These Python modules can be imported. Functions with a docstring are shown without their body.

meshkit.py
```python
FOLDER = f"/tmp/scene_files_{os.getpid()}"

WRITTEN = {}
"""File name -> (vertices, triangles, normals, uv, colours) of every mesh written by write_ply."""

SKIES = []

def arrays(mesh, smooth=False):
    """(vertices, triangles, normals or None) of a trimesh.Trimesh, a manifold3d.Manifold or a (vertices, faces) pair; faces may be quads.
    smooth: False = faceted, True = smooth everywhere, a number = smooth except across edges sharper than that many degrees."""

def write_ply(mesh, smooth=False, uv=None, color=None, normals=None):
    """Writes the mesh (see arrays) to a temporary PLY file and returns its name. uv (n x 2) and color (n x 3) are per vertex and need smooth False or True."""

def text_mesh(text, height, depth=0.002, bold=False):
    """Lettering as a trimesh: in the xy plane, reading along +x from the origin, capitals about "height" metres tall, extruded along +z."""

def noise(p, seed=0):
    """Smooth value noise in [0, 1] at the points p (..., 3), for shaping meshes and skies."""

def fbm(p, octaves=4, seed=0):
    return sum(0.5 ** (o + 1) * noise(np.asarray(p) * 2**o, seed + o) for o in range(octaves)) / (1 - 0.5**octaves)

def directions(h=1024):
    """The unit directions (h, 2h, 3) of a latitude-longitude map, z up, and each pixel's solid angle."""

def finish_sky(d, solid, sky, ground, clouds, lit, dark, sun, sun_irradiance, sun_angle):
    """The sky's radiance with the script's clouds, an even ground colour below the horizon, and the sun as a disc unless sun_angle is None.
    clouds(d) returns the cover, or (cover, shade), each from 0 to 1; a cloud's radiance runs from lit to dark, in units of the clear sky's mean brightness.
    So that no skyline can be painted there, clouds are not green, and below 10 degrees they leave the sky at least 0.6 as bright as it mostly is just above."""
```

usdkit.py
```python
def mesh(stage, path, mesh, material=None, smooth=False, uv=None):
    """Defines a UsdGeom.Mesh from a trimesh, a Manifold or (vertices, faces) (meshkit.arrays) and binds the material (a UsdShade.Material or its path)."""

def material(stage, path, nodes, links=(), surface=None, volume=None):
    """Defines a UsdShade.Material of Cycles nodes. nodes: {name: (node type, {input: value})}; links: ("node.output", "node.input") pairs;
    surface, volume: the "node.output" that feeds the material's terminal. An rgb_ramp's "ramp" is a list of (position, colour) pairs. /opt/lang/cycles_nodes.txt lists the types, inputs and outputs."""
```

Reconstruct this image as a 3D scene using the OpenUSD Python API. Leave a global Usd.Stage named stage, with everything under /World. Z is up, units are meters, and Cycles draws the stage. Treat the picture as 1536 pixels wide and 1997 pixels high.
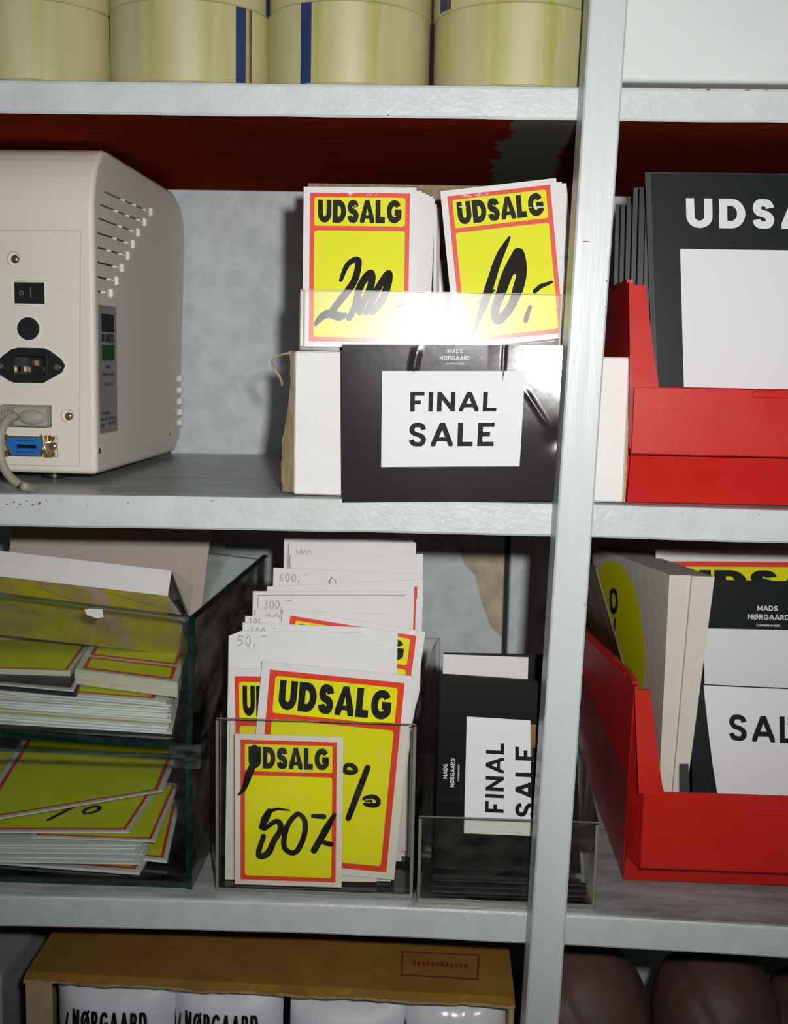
import math, random
import numpy as np
import trimesh
from shapely.geometry import Polygon, LineString, Point, MultiPolygon, box as sbox
from shapely.ops import unary_union
from shapely import affinity
from pxr import Usd, UsdGeom, UsdLux, UsdShade, Sdf, Gf
import usdkit, meshkit

random.seed(7)
RNG = np.random.default_rng(7)
stage = Usd.Stage.CreateInMemory()
UsdGeom.SetStageUpAxis(stage, UsdGeom.Tokens.z)
UsdGeom.SetStageMetersPerUnit(stage, 1.0)
UsdGeom.Xform.Define(stage, '/World')

# ------------------------------------------------------------------ camera
H = 1.30                      # lens height above the floor
FPX = 2247.0                  # focal length in pixels of the 1536 x 1997 frame
PITCH, YAW, ROLL = -0.13292, -0.03542, 0.02039
CAM = np.array([0.0, -0.8, H])


def cam_axes():
    cy, sy, cp, sp = math.cos(YAW), math.sin(YAW), math.cos(PITCH), math.sin(PITCH)
    f = np.array([sy * cp, cy * cp, sp])
    r = np.array([cy, -sy, 0.0])
    u = np.cross(r, f)
    cr, sr = math.cos(ROLL), math.sin(ROLL)
    return r * cr + u * sr, -r * sr + u * cr, f


RT, UP, FW = cam_axes()
cam = UsdGeom.Camera.Define(stage, '/World/camera')
M = Gf.Matrix4d(1.0)
M.SetRow(0, Gf.Vec4d(*RT, 0)); M.SetRow(1, Gf.Vec4d(*UP, 0)); M.SetRow(2, Gf.Vec4d(*(-FW), 0)); M.SetRow(3, Gf.Vec4d(*CAM, 1))
cam.AddTransformOp().Set(M)
cam.CreateHorizontalApertureAttr(24.0)
cam.CreateVerticalApertureAttr(24.0 * 1997 / 1536)
cam.CreateFocalLengthAttr(24.0 * FPX / 1536)
cam.CreateClippingRangeAttr(Gf.Vec2f(0.05, 50))
cam.CreateFStopAttr(9.0)
cam.CreateFocusDistanceAttr(0.80)
cam.CreateExposureAttr(0.85)

# ------------------------------------------------------------------ light: the camera's flash, and the dim room
FLASH_POS = (0.055, -0.80, H + 0.055)
fl = UsdLux.SphereLight.Define(stage, '/World/flash')
fl.CreateRadiusAttr(0.014)
fl.CreateIntensityAttr(1900.0)
fl.CreateColorAttr(Gf.Vec3f(1.0, 0.985, 0.955))
fl.AddTranslateOp().Set(Gf.Vec3d(*FLASH_POS))
fl.AddRotateXYZOp().Set(Gf.Vec3f(88.0, 0.0, 1.0))     # the beam points along +Y, slightly down
sh = UsdLux.ShapingAPI.Apply(fl.GetPrim())
sh.CreateShapingConeAngleAttr(46.0)
sh.CreateShapingConeSoftnessAttr(1.0)
dome = UsdLux.DomeLight.Define(stage, '/World/room_glow')
dome.CreateIntensityAttr(0.012)
dome.CreateColorAttr(Gf.Vec3f(0.9, 1.0, 1.0))

# ------------------------------------------------------------------ pixel helpers (a picked point gets its own real depth)


def ray(px, py):
    return RT * (px - 768.0) + UP * (998.5 - py) + FW * FPX


def P(px, py, Y):
    k = ray(px, py)
    return CAM + k * (Y - CAM[1]) / k[1]


def Pz(px, py, z):
    k = ray(px, py)
    return CAM + k * (z - CAM[2]) / k[2]


def hit(px, py, p, n):
    k = ray(px, py)
    return CAM + k * (np.dot(np.subtract(p, CAM), n) / np.dot(k, n))


# ------------------------------------------------------------------ materials
LOOKS = '/World/Looks'
UsdGeom.Scope.Define(stage, LOOKS)


def mat(name, color, rough=0.5, spec=0.5, var=0.0, vscale=30.0, bump=0.0, bscale=200.0, metallic=0.0, coat=0.0, stretch=(1, 1, 1), var_color=None, lo=0.35, hi=0.65, detail=3.0, coat_rough=0.1, rvar=0.0):
    nodes = {'p': ('principled_bsdf', dict(base_color=color, roughness=rough, specular_ior_level=spec, metallic=metallic, coat_weight=coat, coat_roughness=coat_rough))}
    links = []
    if var or bump or var_color or rvar:
        nodes['g'] = ('geometry', {})
        nodes['map'] = ('mapping', dict(scale=stretch))
        links.append(('g.position', 'map.vector'))
    if var or var_color:
        c2 = var_color if var_color else tuple(max(0, c * (1 - var)) for c in color)
        nodes['n'] = ('noise_texture', dict(scale=vscale, detail=detail, roughness=0.6))
        nodes['r'] = ('rgb_ramp', dict(ramp=[(lo, c2), (hi, color)]))
        links += [('map.vector', 'n.vector'), ('n.fac', 'r.fac'), ('r.color', 'p.base_color')]
    if rvar:
        nodes['nr'] = ('noise_texture', dict(scale=vscale * 2.3, detail=4.0))
        nodes['mr'] = ('map_range', dict(from_min=0.3, from_max=0.7, to_min=max(rough - rvar, 0.02), to_max=rough + rvar))
        links += [('map.vector', 'nr.vector'), ('nr.fac', 'mr.value'), ('mr.result', 'p.roughness')]
    if bump:
        nodes['nb'] = ('noise_texture', dict(scale=bscale, detail=3.0))
        nodes['b'] = ('bump', dict(strength=bump, distance=0.001))
        links += [('map.vector', 'nb.vector'), ('nb.fac', 'b.height'), ('b.normal', 'p.normal')]
    return usdkit.material(stage, f'{LOOKS}/{name}', nodes, links, surface='p.BSDF')


def clear(name, tint, rough, ior=1.45, gl=(1, 1, 1), smear=0.0, nscale=45.0, smear_color=(0.8, 0.8, 0.76)):
    """A pane: transparent, with a glossy coat by fresnel; smear adds a faint scratched haze."""
    nodes = {'t': ('transparent_bsdf', dict(color=tint)), 'g': ('glossy_bsdf', dict(color=gl, roughness=rough)), 'f': ('fresnel', dict(IOR=ior)), 'm': ('mix_closure', {})}
    links = [('t.BSDF', 'm.closure1'), ('g.BSDF', 'm.closure2')]
    links.append(('f.fac', 'm.fac'))
    surf = 'm.closure'
    if smear:
        nodes.update(geo=('geometry', {}), mp=('mapping', dict(scale=(1, 1, 3))), n=('noise_texture', dict(scale=nscale, detail=5.0, roughness=0.6)),
                     r=('map_range', dict(from_min=0.42, from_max=0.8, to_min=0.0, to_max=smear, clamp=True)), d=('diffuse_bsdf', dict(color=smear_color)), m2=('mix_closure', {}))
        links += [('geo.position', 'mp.vector'), ('mp.vector', 'n.vector'), ('n.fac', 'r.value'), ('r.result', 'm2.fac'), ('m.closure', 'm2.closure1'), ('d.BSDF', 'm2.closure2')]
        surf = 'm2.closure'
    return usdkit.material(stage, f'{LOOKS}/{name}', nodes, links, surface=surf)


def shelf_paint(name, base, red_under, stretch=(1, 1, 1), bump=0.35, rough=0.34, scuff=True):
    """Grey gloss paint, chipped to the old red; the unpainted underside is red with a ragged grey patch near the post."""
    n = {'p': ('principled_bsdf', dict(roughness=rough, specular_ior_level=0.5)),
         'g': ('geometry', {}), 'mp': ('mapping', dict(scale=stretch)),
         'n1': ('noise_texture', dict(scale=38.0, detail=5.0, roughness=0.65)),
         'r1': ('rgb_ramp', dict(ramp=[(0.3, tuple(c * 0.86 for c in base)), (0.62, base)])),
         'n2': ('noise_texture', dict(scale=70.0, detail=4.0, roughness=0.7)),
         'r2': ('rgb_ramp', dict(ramp=[(0.735, (0, 0, 0)), (0.75, (1, 1, 1))])),
         'mx': ('mix', dict(color2=(0.42, 0.05, 0.03))),
         'nb': ('noise_texture', dict(scale=260.0, detail=4.0)), 'b': ('bump', dict(strength=bump, distance=0.001)),
         'sep': ('separate_xyz', {}), 'psep': ('separate_xyz', {})}
    l = [('g.position', 'mp.vector'), ('mp.vector', 'n1.vector'), ('n1.fac', 'r1.fac'), ('g.position', 'n2.vector'), ('n2.fac', 'r2.fac'),
         ('r1.color', 'mx.color1'), ('r2.color', 'mx.fac'), ('mp.vector', 'nb.vector'), ('nb.fac', 'b.height'), ('b.normal', 'p.normal'),
         ('g.true_normal', 'sep.vector'), ('g.position', 'psep.vector')]
    last = 'mx.color'
    if scuff:   # worn, dirty top surface
        n['n3'] = ('noise_texture', dict(scale=16.0, detail=6.0, roughness=0.7))
        n['mp3'] = ('mapping', dict(scale=(1, 4, 1)))
        n['r3'] = ('rgb_ramp', dict(ramp=[(0.38, tuple(c * 0.42 for c in base)), (0.68, tuple(c * 0.8 for c in base))]))
        n['up'] = ('math', dict(math_type='greater_than', value2=0.7))
        n['mu'] = ('mix', {})
        l += [('g.position', 'mp3.vector'), ('mp3.vector', 'n3.vector'), ('n3.fac', 'r3.fac'), ('sep.z', 'up.value1'), ('up.value', 'mu.fac'), (last, 'mu.color1'), ('r3.color', 'mu.color2')]
        last = 'mu.color'
    if red_under:
        n['dn'] = ('math', dict(math_type='less_than', value2=-0.7))
        # grey patch around the post: |x - 0.075| small, ragged
        n['ax'] = ('math', dict(math_type='subtract', value2=0.070)); n['ab'] = ('math', dict(math_type='absolute'))
        n['nn'] = ('noise_texture', dict(scale=26.0, detail=5.0)); n['ml'] = ('math', dict(math_type='multiply_add', value2=0.055, value3=-0.028))
        n['ad'] = ('math', dict(math_type='add')); n['lt'] = ('math', dict(math_type='less_than', value2=0.026))
        n['nr'] = ('noise_texture', dict(scale=30.0, detail=4.0)); n['mpr'] = ('mapping', dict(scale=(1, 6, 1)))
        n['rr'] = ('rgb_ramp', dict(ramp=[(0.35, (0.16, 0.016, 0.007)), (0.7, (0.23, 0.026, 0.011))]))
        n['mg'] = ('mix', dict(color2=(0.13, 0.125, 0.11))); n['md'] = ('mix', {})
        l += [('sep.z', 'dn.value1'), ('psep.x', 'ax.value1'), ('ax.value', 'ab.value1'), ('g.position', 'nn.vector'), ('nn.fac', 'ml.value1'),
              ('ab.value', 'ad.value1'), ('ml.value', 'ad.value2'), ('ad.value', 'lt.value1'), ('g.position', 'mpr.vector'), ('mpr.vector', 'nr.vector'), ('nr.fac', 'rr.fac'),
              ('rr.color', 'mg.color1'), ('lt.value', 'mg.fac'), (last, 'md.color1'), ('mg.color', 'md.color2'), ('dn.value', 'md.fac')]
        last = 'md.color'
        n['sp'] = ('map_range', dict(from_min=0.0, from_max=1.0, to_min=0.5, to_max=0.0)); l += [('dn.value', 'sp.value'), ('sp.result', 'p.specular_ior_level')]
    l.append((last, 'p.base_color'))
    return usdkit.material(stage, f'{LOOKS}/{name}', n, l, surface='p.BSDF')


GREY = (0.60, 0.645, 0.65)
m_shelf = shelf_paint('shelf_paint', GREY, True)
m_post = shelf_paint('post_paint', (0.57, 0.615, 0.62), False, stretch=(0.45, 0.45, 0.05), bump=0.30, rough=0.36, scuff=False)
m_wall = mat('wall_paint', (0.62, 0.665, 0.695), 0.55, 0.35, vscale=55, var_color=(0.50, 0.545, 0.575), lo=0.32, hi=0.6, detail=7, bump=0.5, bscale=120)
m_patch = mat('bare_plaster', (0.60, 0.51, 0.36), 0.85, 0.2, var=0.3, vscale=60)
m_floor = mat('floor_lino', (0.2, 0.2, 0.19), 0.5, var=0.3, vscale=8)
m_gap = mat('dark_gap', (0.02, 0.022, 0.022), 0.8)
m_paper = mat('white_card', (0.72, 0.71, 0.71), 0.5, 0.3, var=0.03, vscale=90)
m_paper_dull = mat('dull_card', (0.76, 0.74, 0.72), 0.6, 0.3, var=0.06, vscale=60)
m_cream = mat('cream_card_edges', (0.72, 0.66, 0.55), 0.7, 0.2, vscale=2200, var_color=(0.52, 0.45, 0.34), stretch=(0.02, 0.02, 1), lo=0.3, hi=0.6)
m_edges = mat('white_card_edges', (0.78, 0.79, 0.82), 0.7, 0.2, vscale=2200, var_color=(0.62, 0.60, 0.55), stretch=(0.02, 0.02, 1), lo=0.3, hi=0.55)
m_red = mat('red_print', (0.72, 0.045, 0.018), 0.45, 0.35)
m_yellow = mat('yellow_print', (0.73, 0.735, 0.004), 0.5, 0.2)
m_black = mat('black_print', (0.012, 0.012, 0.010), 0.55, 0.14)
m_marker = mat('marker_ink', (0.008, 0.005, 0.004), 0.55, 0.10)
m_pencil = mat('pencil', (0.26, 0.25, 0.25), 0.5)
m_ink_white = mat('white_print', (0.74, 0.74, 0.765), 0.5, 0.3)
m_gloss_black = mat('gloss_black_card', (0.022, 0.016, 0.019), 0.19, 0.5, bump=0.10, bscale=60)
m_sign_black = mat('sign_black', (0.009, 0.012, 0.014), 0.42, 0.22, bump=0.05, bscale=90)
m_sleeve = mat('sleeve_edge', (0.06, 0.065, 0.07), 0.25, 0.6, var=0.5, vscale=60, stretch=(1, 1, 0.05))
m_carton_white = mat('white_carton', (0.78, 0.77, 0.745), 0.55, 0.35, var=0.05, vscale=25)
m_deep_black = mat('deep_black_card', (0.0055, 0.0035, 0.0035), 0.4, 0.25)
m_box_white = mat('white_box_paper', (0.66, 0.69, 0.68), 0.5, 0.35, var=0.03, vscale=25)
m_pack_face = mat('film_face_with_reflected_yellow', (0.56, 0.50, 0.02), 0.3, 0.4, vscale=34, var_color=(0.42, 0.33, 0.15), lo=0.38, hi=0.62, detail=6)  # wrapped card face with the film's yellow reflections put into the colour
m_pack_reflected_gap = mat('painted_reflected_gap', (0.56, 0.42, 0.34), 0.4, var=0.25, vscale=60)  # stripe painted as the film's reflection of a gap between cards
m_carton_brown = mat('brown_corrugated', (0.36, 0.27, 0.17), 0.85, 0.15, vscale=260, var_color=(0.24, 0.17, 0.10), stretch=(1, 1, 0.25))
m_kraft = mat('kraft_board', (0.36, 0.19, 0.036), 0.6, 0.25, vscale=30, var_color=(0.29, 0.145, 0.026), detail=5)
m_kraft_edge = mat('kraft_torn_edge', (0.55, 0.39, 0.19), 0.85, 0.2, var=0.4, vscale=300)
m_kraft_pale = mat('kraft_inside', (0.50, 0.36, 0.20), 0.8, 0.2, var=0.2, vscale=80)
m_stamp = mat('red_stamp', (0.22, 0.035, 0.012), 0.7)
m_cream_plastic = mat('cream_plastic', (0.745, 0.70, 0.61), 0.5, 0.4, bump=0.14, bscale=1500)
m_inset = mat('seam_shadow_line', (0.42, 0.39, 0.33), 0.7)
m_bezel = mat('bezel_white', (0.80, 0.80, 0.78), 0.4)
m_plug_grey = mat('grey_plug', (0.36, 0.34, 0.28), 0.5, 0.4, bump=0.1, bscale=500)
m_blackplastic = mat('black_plastic', (0.013, 0.013, 0.012), 0.35, 0.5)
m_void = mat('dark_void', (0.004, 0.004, 0.004), 0.7)
m_brass = mat('brass', (0.75, 0.55, 0.30), 0.25, metallic=1.0)
m_steel = mat('steel', (0.70, 0.68, 0.62), 0.25, metallic=1.0)
m_blue = mat('blue_connector', (0.012, 0.16, 0.50), 0.35, 0.5)
m_sticker = mat('silver_sticker', (0.22, 0.215, 0.19), 0.35, 0.5)
m_navy = mat('navy_print', (0.006, 0.008, 0.018), 0.5, 0.1)
m_green = mat('green_print', (0.006, 0.07, 0.004), 0.5, 0.1)
m_redplastic = mat('red_plastic', (0.52, 0.013, 0.008), 0.42, 0.35, bump=0.08, bscale=180, rvar=0.08, vscale=12)
m_core = mat('cardboard_core', (0.42, 0.33, 0.20), 0.8)
m_blue_tab = mat('blue_tape_tab', (0.018, 0.035, 0.13), 0.35)
m_red_tab = mat('red_tab', (0.5, 0.05, 0.03), 0.4)
m_beige = mat('beige_board', (0.50, 0.42, 0.37), 0.8, 0.2, var=0.08, vscale=400)
m_foam = mat('cream_foamboard', (0.66, 0.615, 0.54), 0.6, 0.3, var=0.06, vscale=20)
m_woodcard = mat('brown_woodgrain_card', (0.24, 0.13, 0.04), 0.5, 0.4, vscale=40, var_color=(0.07, 0.03, 0.012), stretch=(1, 1, 0.2))
m_bag = mat('white_plastic_bag', (0.76, 0.77, 0.84), 0.45, 0.4, bump=0.5, bscale=40)
m_bag_glossy = mat('shiny_clear_bag', (0.74, 0.75, 0.80), 0.14, 0.6, bump=0.5, bscale=40)
m_bag_pink = mat('pinkish_bag_flap', (0.52, 0.46, 0.48), 0.5)
m_brown_soft = mat('dark_brown_cover', (0.125, 0.065, 0.055), 0.55, 0.35, var=0.25, vscale=15, bump=0.2, bscale=400)
m_grey_box = mat('grey_board', (0.42, 0.43, 0.45), 0.7, var=0.15, vscale=30)
m_tapefilm = clear('clear_film', (0.93, 0.93, 0.90), 0.12, 1.5, smear=0.07)
m_acrylic = clear('scratched_acrylic', (0.98, 0.98, 0.975), 0.31, 1.36, smear=0.05)
m_acrylic_rim = mat('acrylic_rim', (0.62, 0.62, 0.58), 0.12, 0.7)
m_acrylic_old = clear('old_acrylic', (0.972, 0.970, 0.935), 0.12, 1.42, smear=0.02)
m_acrylic_old_rim = mat('old_acrylic_rim', (0.20, 0.19, 0.15), 0.15, 0.7)
m_glass = clear('green_glass', (0.955, 0.985, 0.965), 0.04, 1.45, smear=0.018)
m_glass_side = clear('smudge_and_reflection_glass', (0.95, 0.975, 0.955), 0.10, 1.3, smear=0.55, nscale=9.0, smear_color=(0.42, 0.37, 0.29))  # beige smear holds smudges plus the reflected cards, painted in
m_glass_edge = mat('green_glass_edge', (0.004, 0.045, 0.030), 0.10, 0.8, vscale=70, var_color=(0.001, 0.010, 0.008), lo=0.4, hi=0.75, coat=0.5)
m_glass_rim = mat('pale_glass_rim', (0.07, 0.115, 0.085), 0.12, 0.8, var=0.5, vscale=60)

# wound packing tape: pale, yellowish-green streaks along the axis
m_tape = usdkit.material(stage, f'{LOOKS}/packing_tape', {
    'p': ('principled_bsdf', dict(roughness=0.42, specular_ior_level=0.75, coat_weight=0.3, coat_roughness=0.25)),
    'tc': ('texture_coordinate', {}), 'mp': ('mapping', dict(scale=(1, 1, 0.06))),
    'n': ('noise_texture', dict(scale=34.0, detail=3.0, roughness=0.6)),
    'r': ('rgb_ramp', dict(ramp=[(0.30, (0.34, 0.34, 0.08)), (0.46, (0.46, 0.42, 0.21)), (0.75, (0.53, 0.48, 0.29))]))},
    [('tc.object', 'mp.vector'), ('mp.vector', 'n.vector'), ('n.fac', 'r.fac'), ('r.color', 'p.base_color')], surface='p.BSDF')

# ------------------------------------------------------------------ scene tree helpers
COUNT = {}


def unique(parent, name):
    k = COUNT.get((parent, name), 0)
    COUNT[(parent, name)] = k + 1
    return f'{parent}/{name}' + (f'_{k:03d}' if k else '')


def tag(prim, label=None, cat=None, group=None, kind=None):
    for k, v in (('label', label), ('category', cat), ('group', group), ('kind', kind)):
        if v:
            prim.SetCustomDataByKey(k, v)


class Thing:
    def __init__(self, name, label, cat, loc, group=None, kind=None):
        self.loc = np.asarray(loc, float)
        self.path = unique('/World', name)
        x = UsdGeom.Xform.Define(stage, self.path)
        x.AddTranslateOp().Set(Gf.Vec3d(*map(float, self.loc)))
        tag(x.GetPrim(), label, cat, group, kind)

    def part(self, name, mesh, m, parent=None, smooth=False, label=None, kind=None):
        path = unique(parent or self.path, name)
        v, f, n = meshkit.arrays(mesh, smooth)
        prim = usdkit.mesh(stage, path, (v - self.loc, f), m, smooth=smooth)
        tag(prim.GetPrim(), label=label, kind=kind)
        return path


def solo(name, mesh, m, label, cat, group=None, kind=None, smooth=False):
    path = unique('/World', name)
    v, f, n = meshkit.arrays(mesh)
    lo, hi = v.min(0), v.max(0)
    loc = np.array([(lo[0] + hi[0]) / 2, (lo[1] + hi[1]) / 2, lo[2]])
    prim = usdkit.mesh(stage, path, (v - loc, f), m, smooth=smooth)
    UsdGeom.Xformable(prim.GetPrim()).AddTranslateOp().Set(Gf.Vec3d(*map(float, loc)))
    tag(prim.GetPrim(), label, cat, group, kind)
    return path


# ------------------------------------------------------------------ mesh helpers
def cat(*ms):
    return trimesh.util.concatenate([m for m in ms if m is not None])


def polys(g):
    if g.is_empty:
        return []
    return [p for p in getattr(g, 'geoms', [g]) if isinstance(p, Polygon) and p.area > 1e-9]


def tri2(p):
    v, f = trimesh.creation.triangulate_polygon(p, engine='earcut')
    return np.asarray(v)[:, :2], np.asarray(f)


def rbox(lo, hi, r=0.001):
    """Box with chamfered edges, axis aligned."""
    lo, hi = np.minimum(lo, hi), np.maximum(lo, hi)
    r = min(r, *((hi - lo) * 0.49))
    pts = []
    for k in range(3):
        a, b = lo + r, hi - r
        a[k], b[k] = lo[k], hi[k]
        pts += [[x, y, z] for x in (a[0], b[0]) for y in (a[1], b[1]) for z in (a[2], b[2])]
    return trimesh.convex.convex_hull(np.array(pts))


def hexa(front, back):
    """Solid from two quads (4 points each, same order)."""
    v = np.vstack([front, back])
    f = [[0, 1, 2], [0, 2, 3], [4, 6, 5], [4, 7, 6]]
    for i in range(4):
        j = (i + 1) % 4
        f += [[i, i + 4, j + 4], [i, j + 4, j]]
    m = trimesh.Trimesh(v, f, process=False)
    m.fix_normals()
    return m


def quad_slab(tl, tr, br, bl, t):
    """Flat plate with the front face through four points (camera side) and thickness t behind it."""
    q = np.array([tl, tr, br, bl], float)
    n = np.cross(q[1] - q[0], q[0] - q[3]); n /= np.linalg.norm(n)
    return hexa(q, q - n * t)


def tube(pts, r, sides=12):
    pts = np.asarray(pts, float)
    r = np.broadcast_to(r, len(pts))
    vs, fs = [], []
    t = np.gradient(pts, axis=0)
    ref = np.array([0, 0, 1.0])
    for i, p in enumerate(pts):
        d = t[i] / np.linalg.norm(t[i])
        a = np.cross(d, ref)
        if np.linalg.norm(a) < 1e-3:
            a = np.cross(d, [1, 0, 0])
        a /= np.linalg.norm(a); b = np.cross(d, a)
        ang = np.linspace(0, 2 * np.pi, sides, endpoint=False)
        vs.append(p + r[i] * (np.cos(ang)[:, None] * a + np.sin(ang)[:, None] * b))
    v = np.vstack(vs)
    for i in range(len(pts) - 1):
        for k in range(sides):
            a, b = i * sides + k, i * sides + (k + 1) % sides
            fs += [[a, b, b + sides], [a, b + sides, a + sides]]
    n = len(v)
    v = np.vstack([v, pts[0], pts[-1]])
    for k in range(sides):
        fs += [[n, (k + 1) % sides, k], [n + 1, n - sides + k, n - sides + (k + 1) % sides]]
    m = trimesh.Trimesh(v, fs, process=False); m.fix_normals()
    return m


def spline(pts, n=40):
    from scipy.interpolate import CubicSpline
    pts = np.asarray(pts, float)
    s = np.r_[0, np.cumsum(np.linalg.norm(np.diff(pts, axis=0), axis=1))]
    return CubicSpline(s, pts)(np.linspace(0, s[-1], n))


class Sheet:
    """A card surface: unit coordinates x in 0..w, y in 0..h (up) mapped on four 3-D corners, with an optional bend along its normal."""

    def __init__(self, tl, tr, br, bl, w, h, bend=None):
        self.c = [np.asarray(x, float) for x in (tl, tr, br, bl)]
        self.w, self.h, self.bend = w, h, bend
        n = np.cross(self.c[1] - self.c[0], self.c[0] - self.c[3])
        self.n = n / np.linalg.norm(n)

    def m(self, xy, off=0.0):
        xy = np.asarray(xy, float)
        u, v = (xy[:, 0] / self.w)[:, None], (xy[:, 1] / self.h)[:, None]
        tl, tr, br, bl = self.c
        p = (tl * (1 - u) + tr * u) * v + (bl * (1 - u) + br * u) * (1 - v)
        d = np.full(len(xy), float(off))
        if self.bend is not None:
            d = d + self.bend(u[:, 0], v[:, 0])
        return p + d[:, None] * self.n

    def flat(self, g, off):
        out = []
        if self.bend is not None:
            bits = []
            nu, nv = 44, 30
            for p in polys(g):
                x0, y0, x1, y1 = p.bounds
                for i in range(int(x0 / self.w * nu), int(x1 / self.w * nu) + 1):
                    s = p.intersection(sbox(i * self.w / nu, y0 - 1, (i + 1) * self.w / nu, y1 + 1))
                    for q in polys(s):
                        for j in range(int(y0 / self.h * nv), int(y1 / self.h * nv) + 1):
                            bits += polys(q.intersection(sbox(0, j * self.h / nv, self.w, (j + 1) * self.h / nv)))
        else:
            bits = polys(g)
        for p in bits:
            v, f = tri2(p)
            out.append(trimesh.Trimesh(self.m(v, off), f, process=False))
        m = cat(*out)
        if len(m.faces) and np.dot(m.face_normals.mean(0), self.n) < 0:
            m.invert()
        return m

    def slab(self, t, poly=None, nu=1, nv=1):
        if poly is None:
            x, y = np.meshgrid(np.linspace(0, self.w, nu + 1), np.linspace(0, self.h, nv + 1))
            xy = np.c_[x.ravel(), y.ravel()]
            f = []
            for j in range(nv):
                for i in range(nu):
                    a = j * (nu + 1) + i
                    f += [[a, a + 1, a + nu + 2], [a, a + nu + 2, a + nu + 1]]
            f = np.array(f)
            ring = [i for i in range(nu + 1)] + [(j + 1) * (nu + 1) - 1 for j in range(1, nv + 1)] + [nv * (nu + 1) + i for i in range(nu - 1, -1, -1)] + [j * (nu + 1) for j in range(nv - 1, 0, -1)]
        else:
            xy, f = tri2(poly)
            e = trimesh.Trimesh(np.c_[xy, np.zeros(len(xy))], f, process=False)
            ring = None
            es = np.sort(e.edges, axis=1)
            uq, ct = np.unique(es, axis=0, return_counts=True)
            bd = uq[ct == 1]
        n = len(xy)
        v = np.vstack([self.m(xy, 0), self.m(xy, -t)])
        fs = [f, f[:, ::-1] + n]
        if ring is not None:
            bd = np.array([[ring[i], ring[(i + 1) % len(ring)]] for i in range(len(ring))])
        fs.append(np.vstack([np.c_[bd[:, 0], bd[:, 0] + n, bd[:, 1] + n], np.c_[bd[:, 0], bd[:, 1] + n, bd[:, 1]]]))
        m = trimesh.Trimesh(v, np.vstack(fs), process=False)
        m.fix_normals()
        return m


def rrect(x0, y0, x1, y1, r):
    return sbox(x0 + r, y0 + r, x1 - r, y1 - r).buffer(r, quad_segs=5) if r > 0 else sbox(x0, y0, x1, y1)


def brush(pts):
    """A marker stroke: points (x, y, radius)."""
    out = []
    for (x0, y0, r0), (x1, y1, r1) in zip(pts[:-1], pts[1:]):
        out.append(unary_union([Point(x0, y0).buffer(r0, quad_segs=5), Point(x1, y1).buffer(r1, quad_segs=5)]).convex_hull)
    return unary_union(out)


def smooth_stroke(pts):
    if len(pts) < 4:
        return pts
    from scipy.interpolate import PchipInterpolator, CubicSpline
    q = np.asarray(pts, float)
    s = np.r_[0, np.cumsum(np.hypot(np.diff(q[:, 0]), np.diff(q[:, 1])) + 1e-6)]
    t = np.linspace(0, s[-1], len(pts) * 5)
    return list(zip(CubicSpline(s, q[:, 0])(t), CubicSpline(s, q[:, 1])(t), PchipInterpolator(s, q[:, 2])(t)))


def to_card(tl, tr, bl, w, h):
    """Affine map from pixels of a crop (card corners given there) to card units."""
    A = np.array([np.subtract(tr, tl), np.subtract(bl, tl)], float).T
    I = np.linalg.inv(A)

    def f(g):
        a, b, c, d = I[0, 0] * w, I[0, 1] * w, -I[1, 0] * h, -I[1, 1] * h
        return affinity.affine_transform(g, [a, b, c, d, -(a * tl[0] + b * tl[1]), h - (c * tl[0] + d * tl[1])])
    return f


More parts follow.
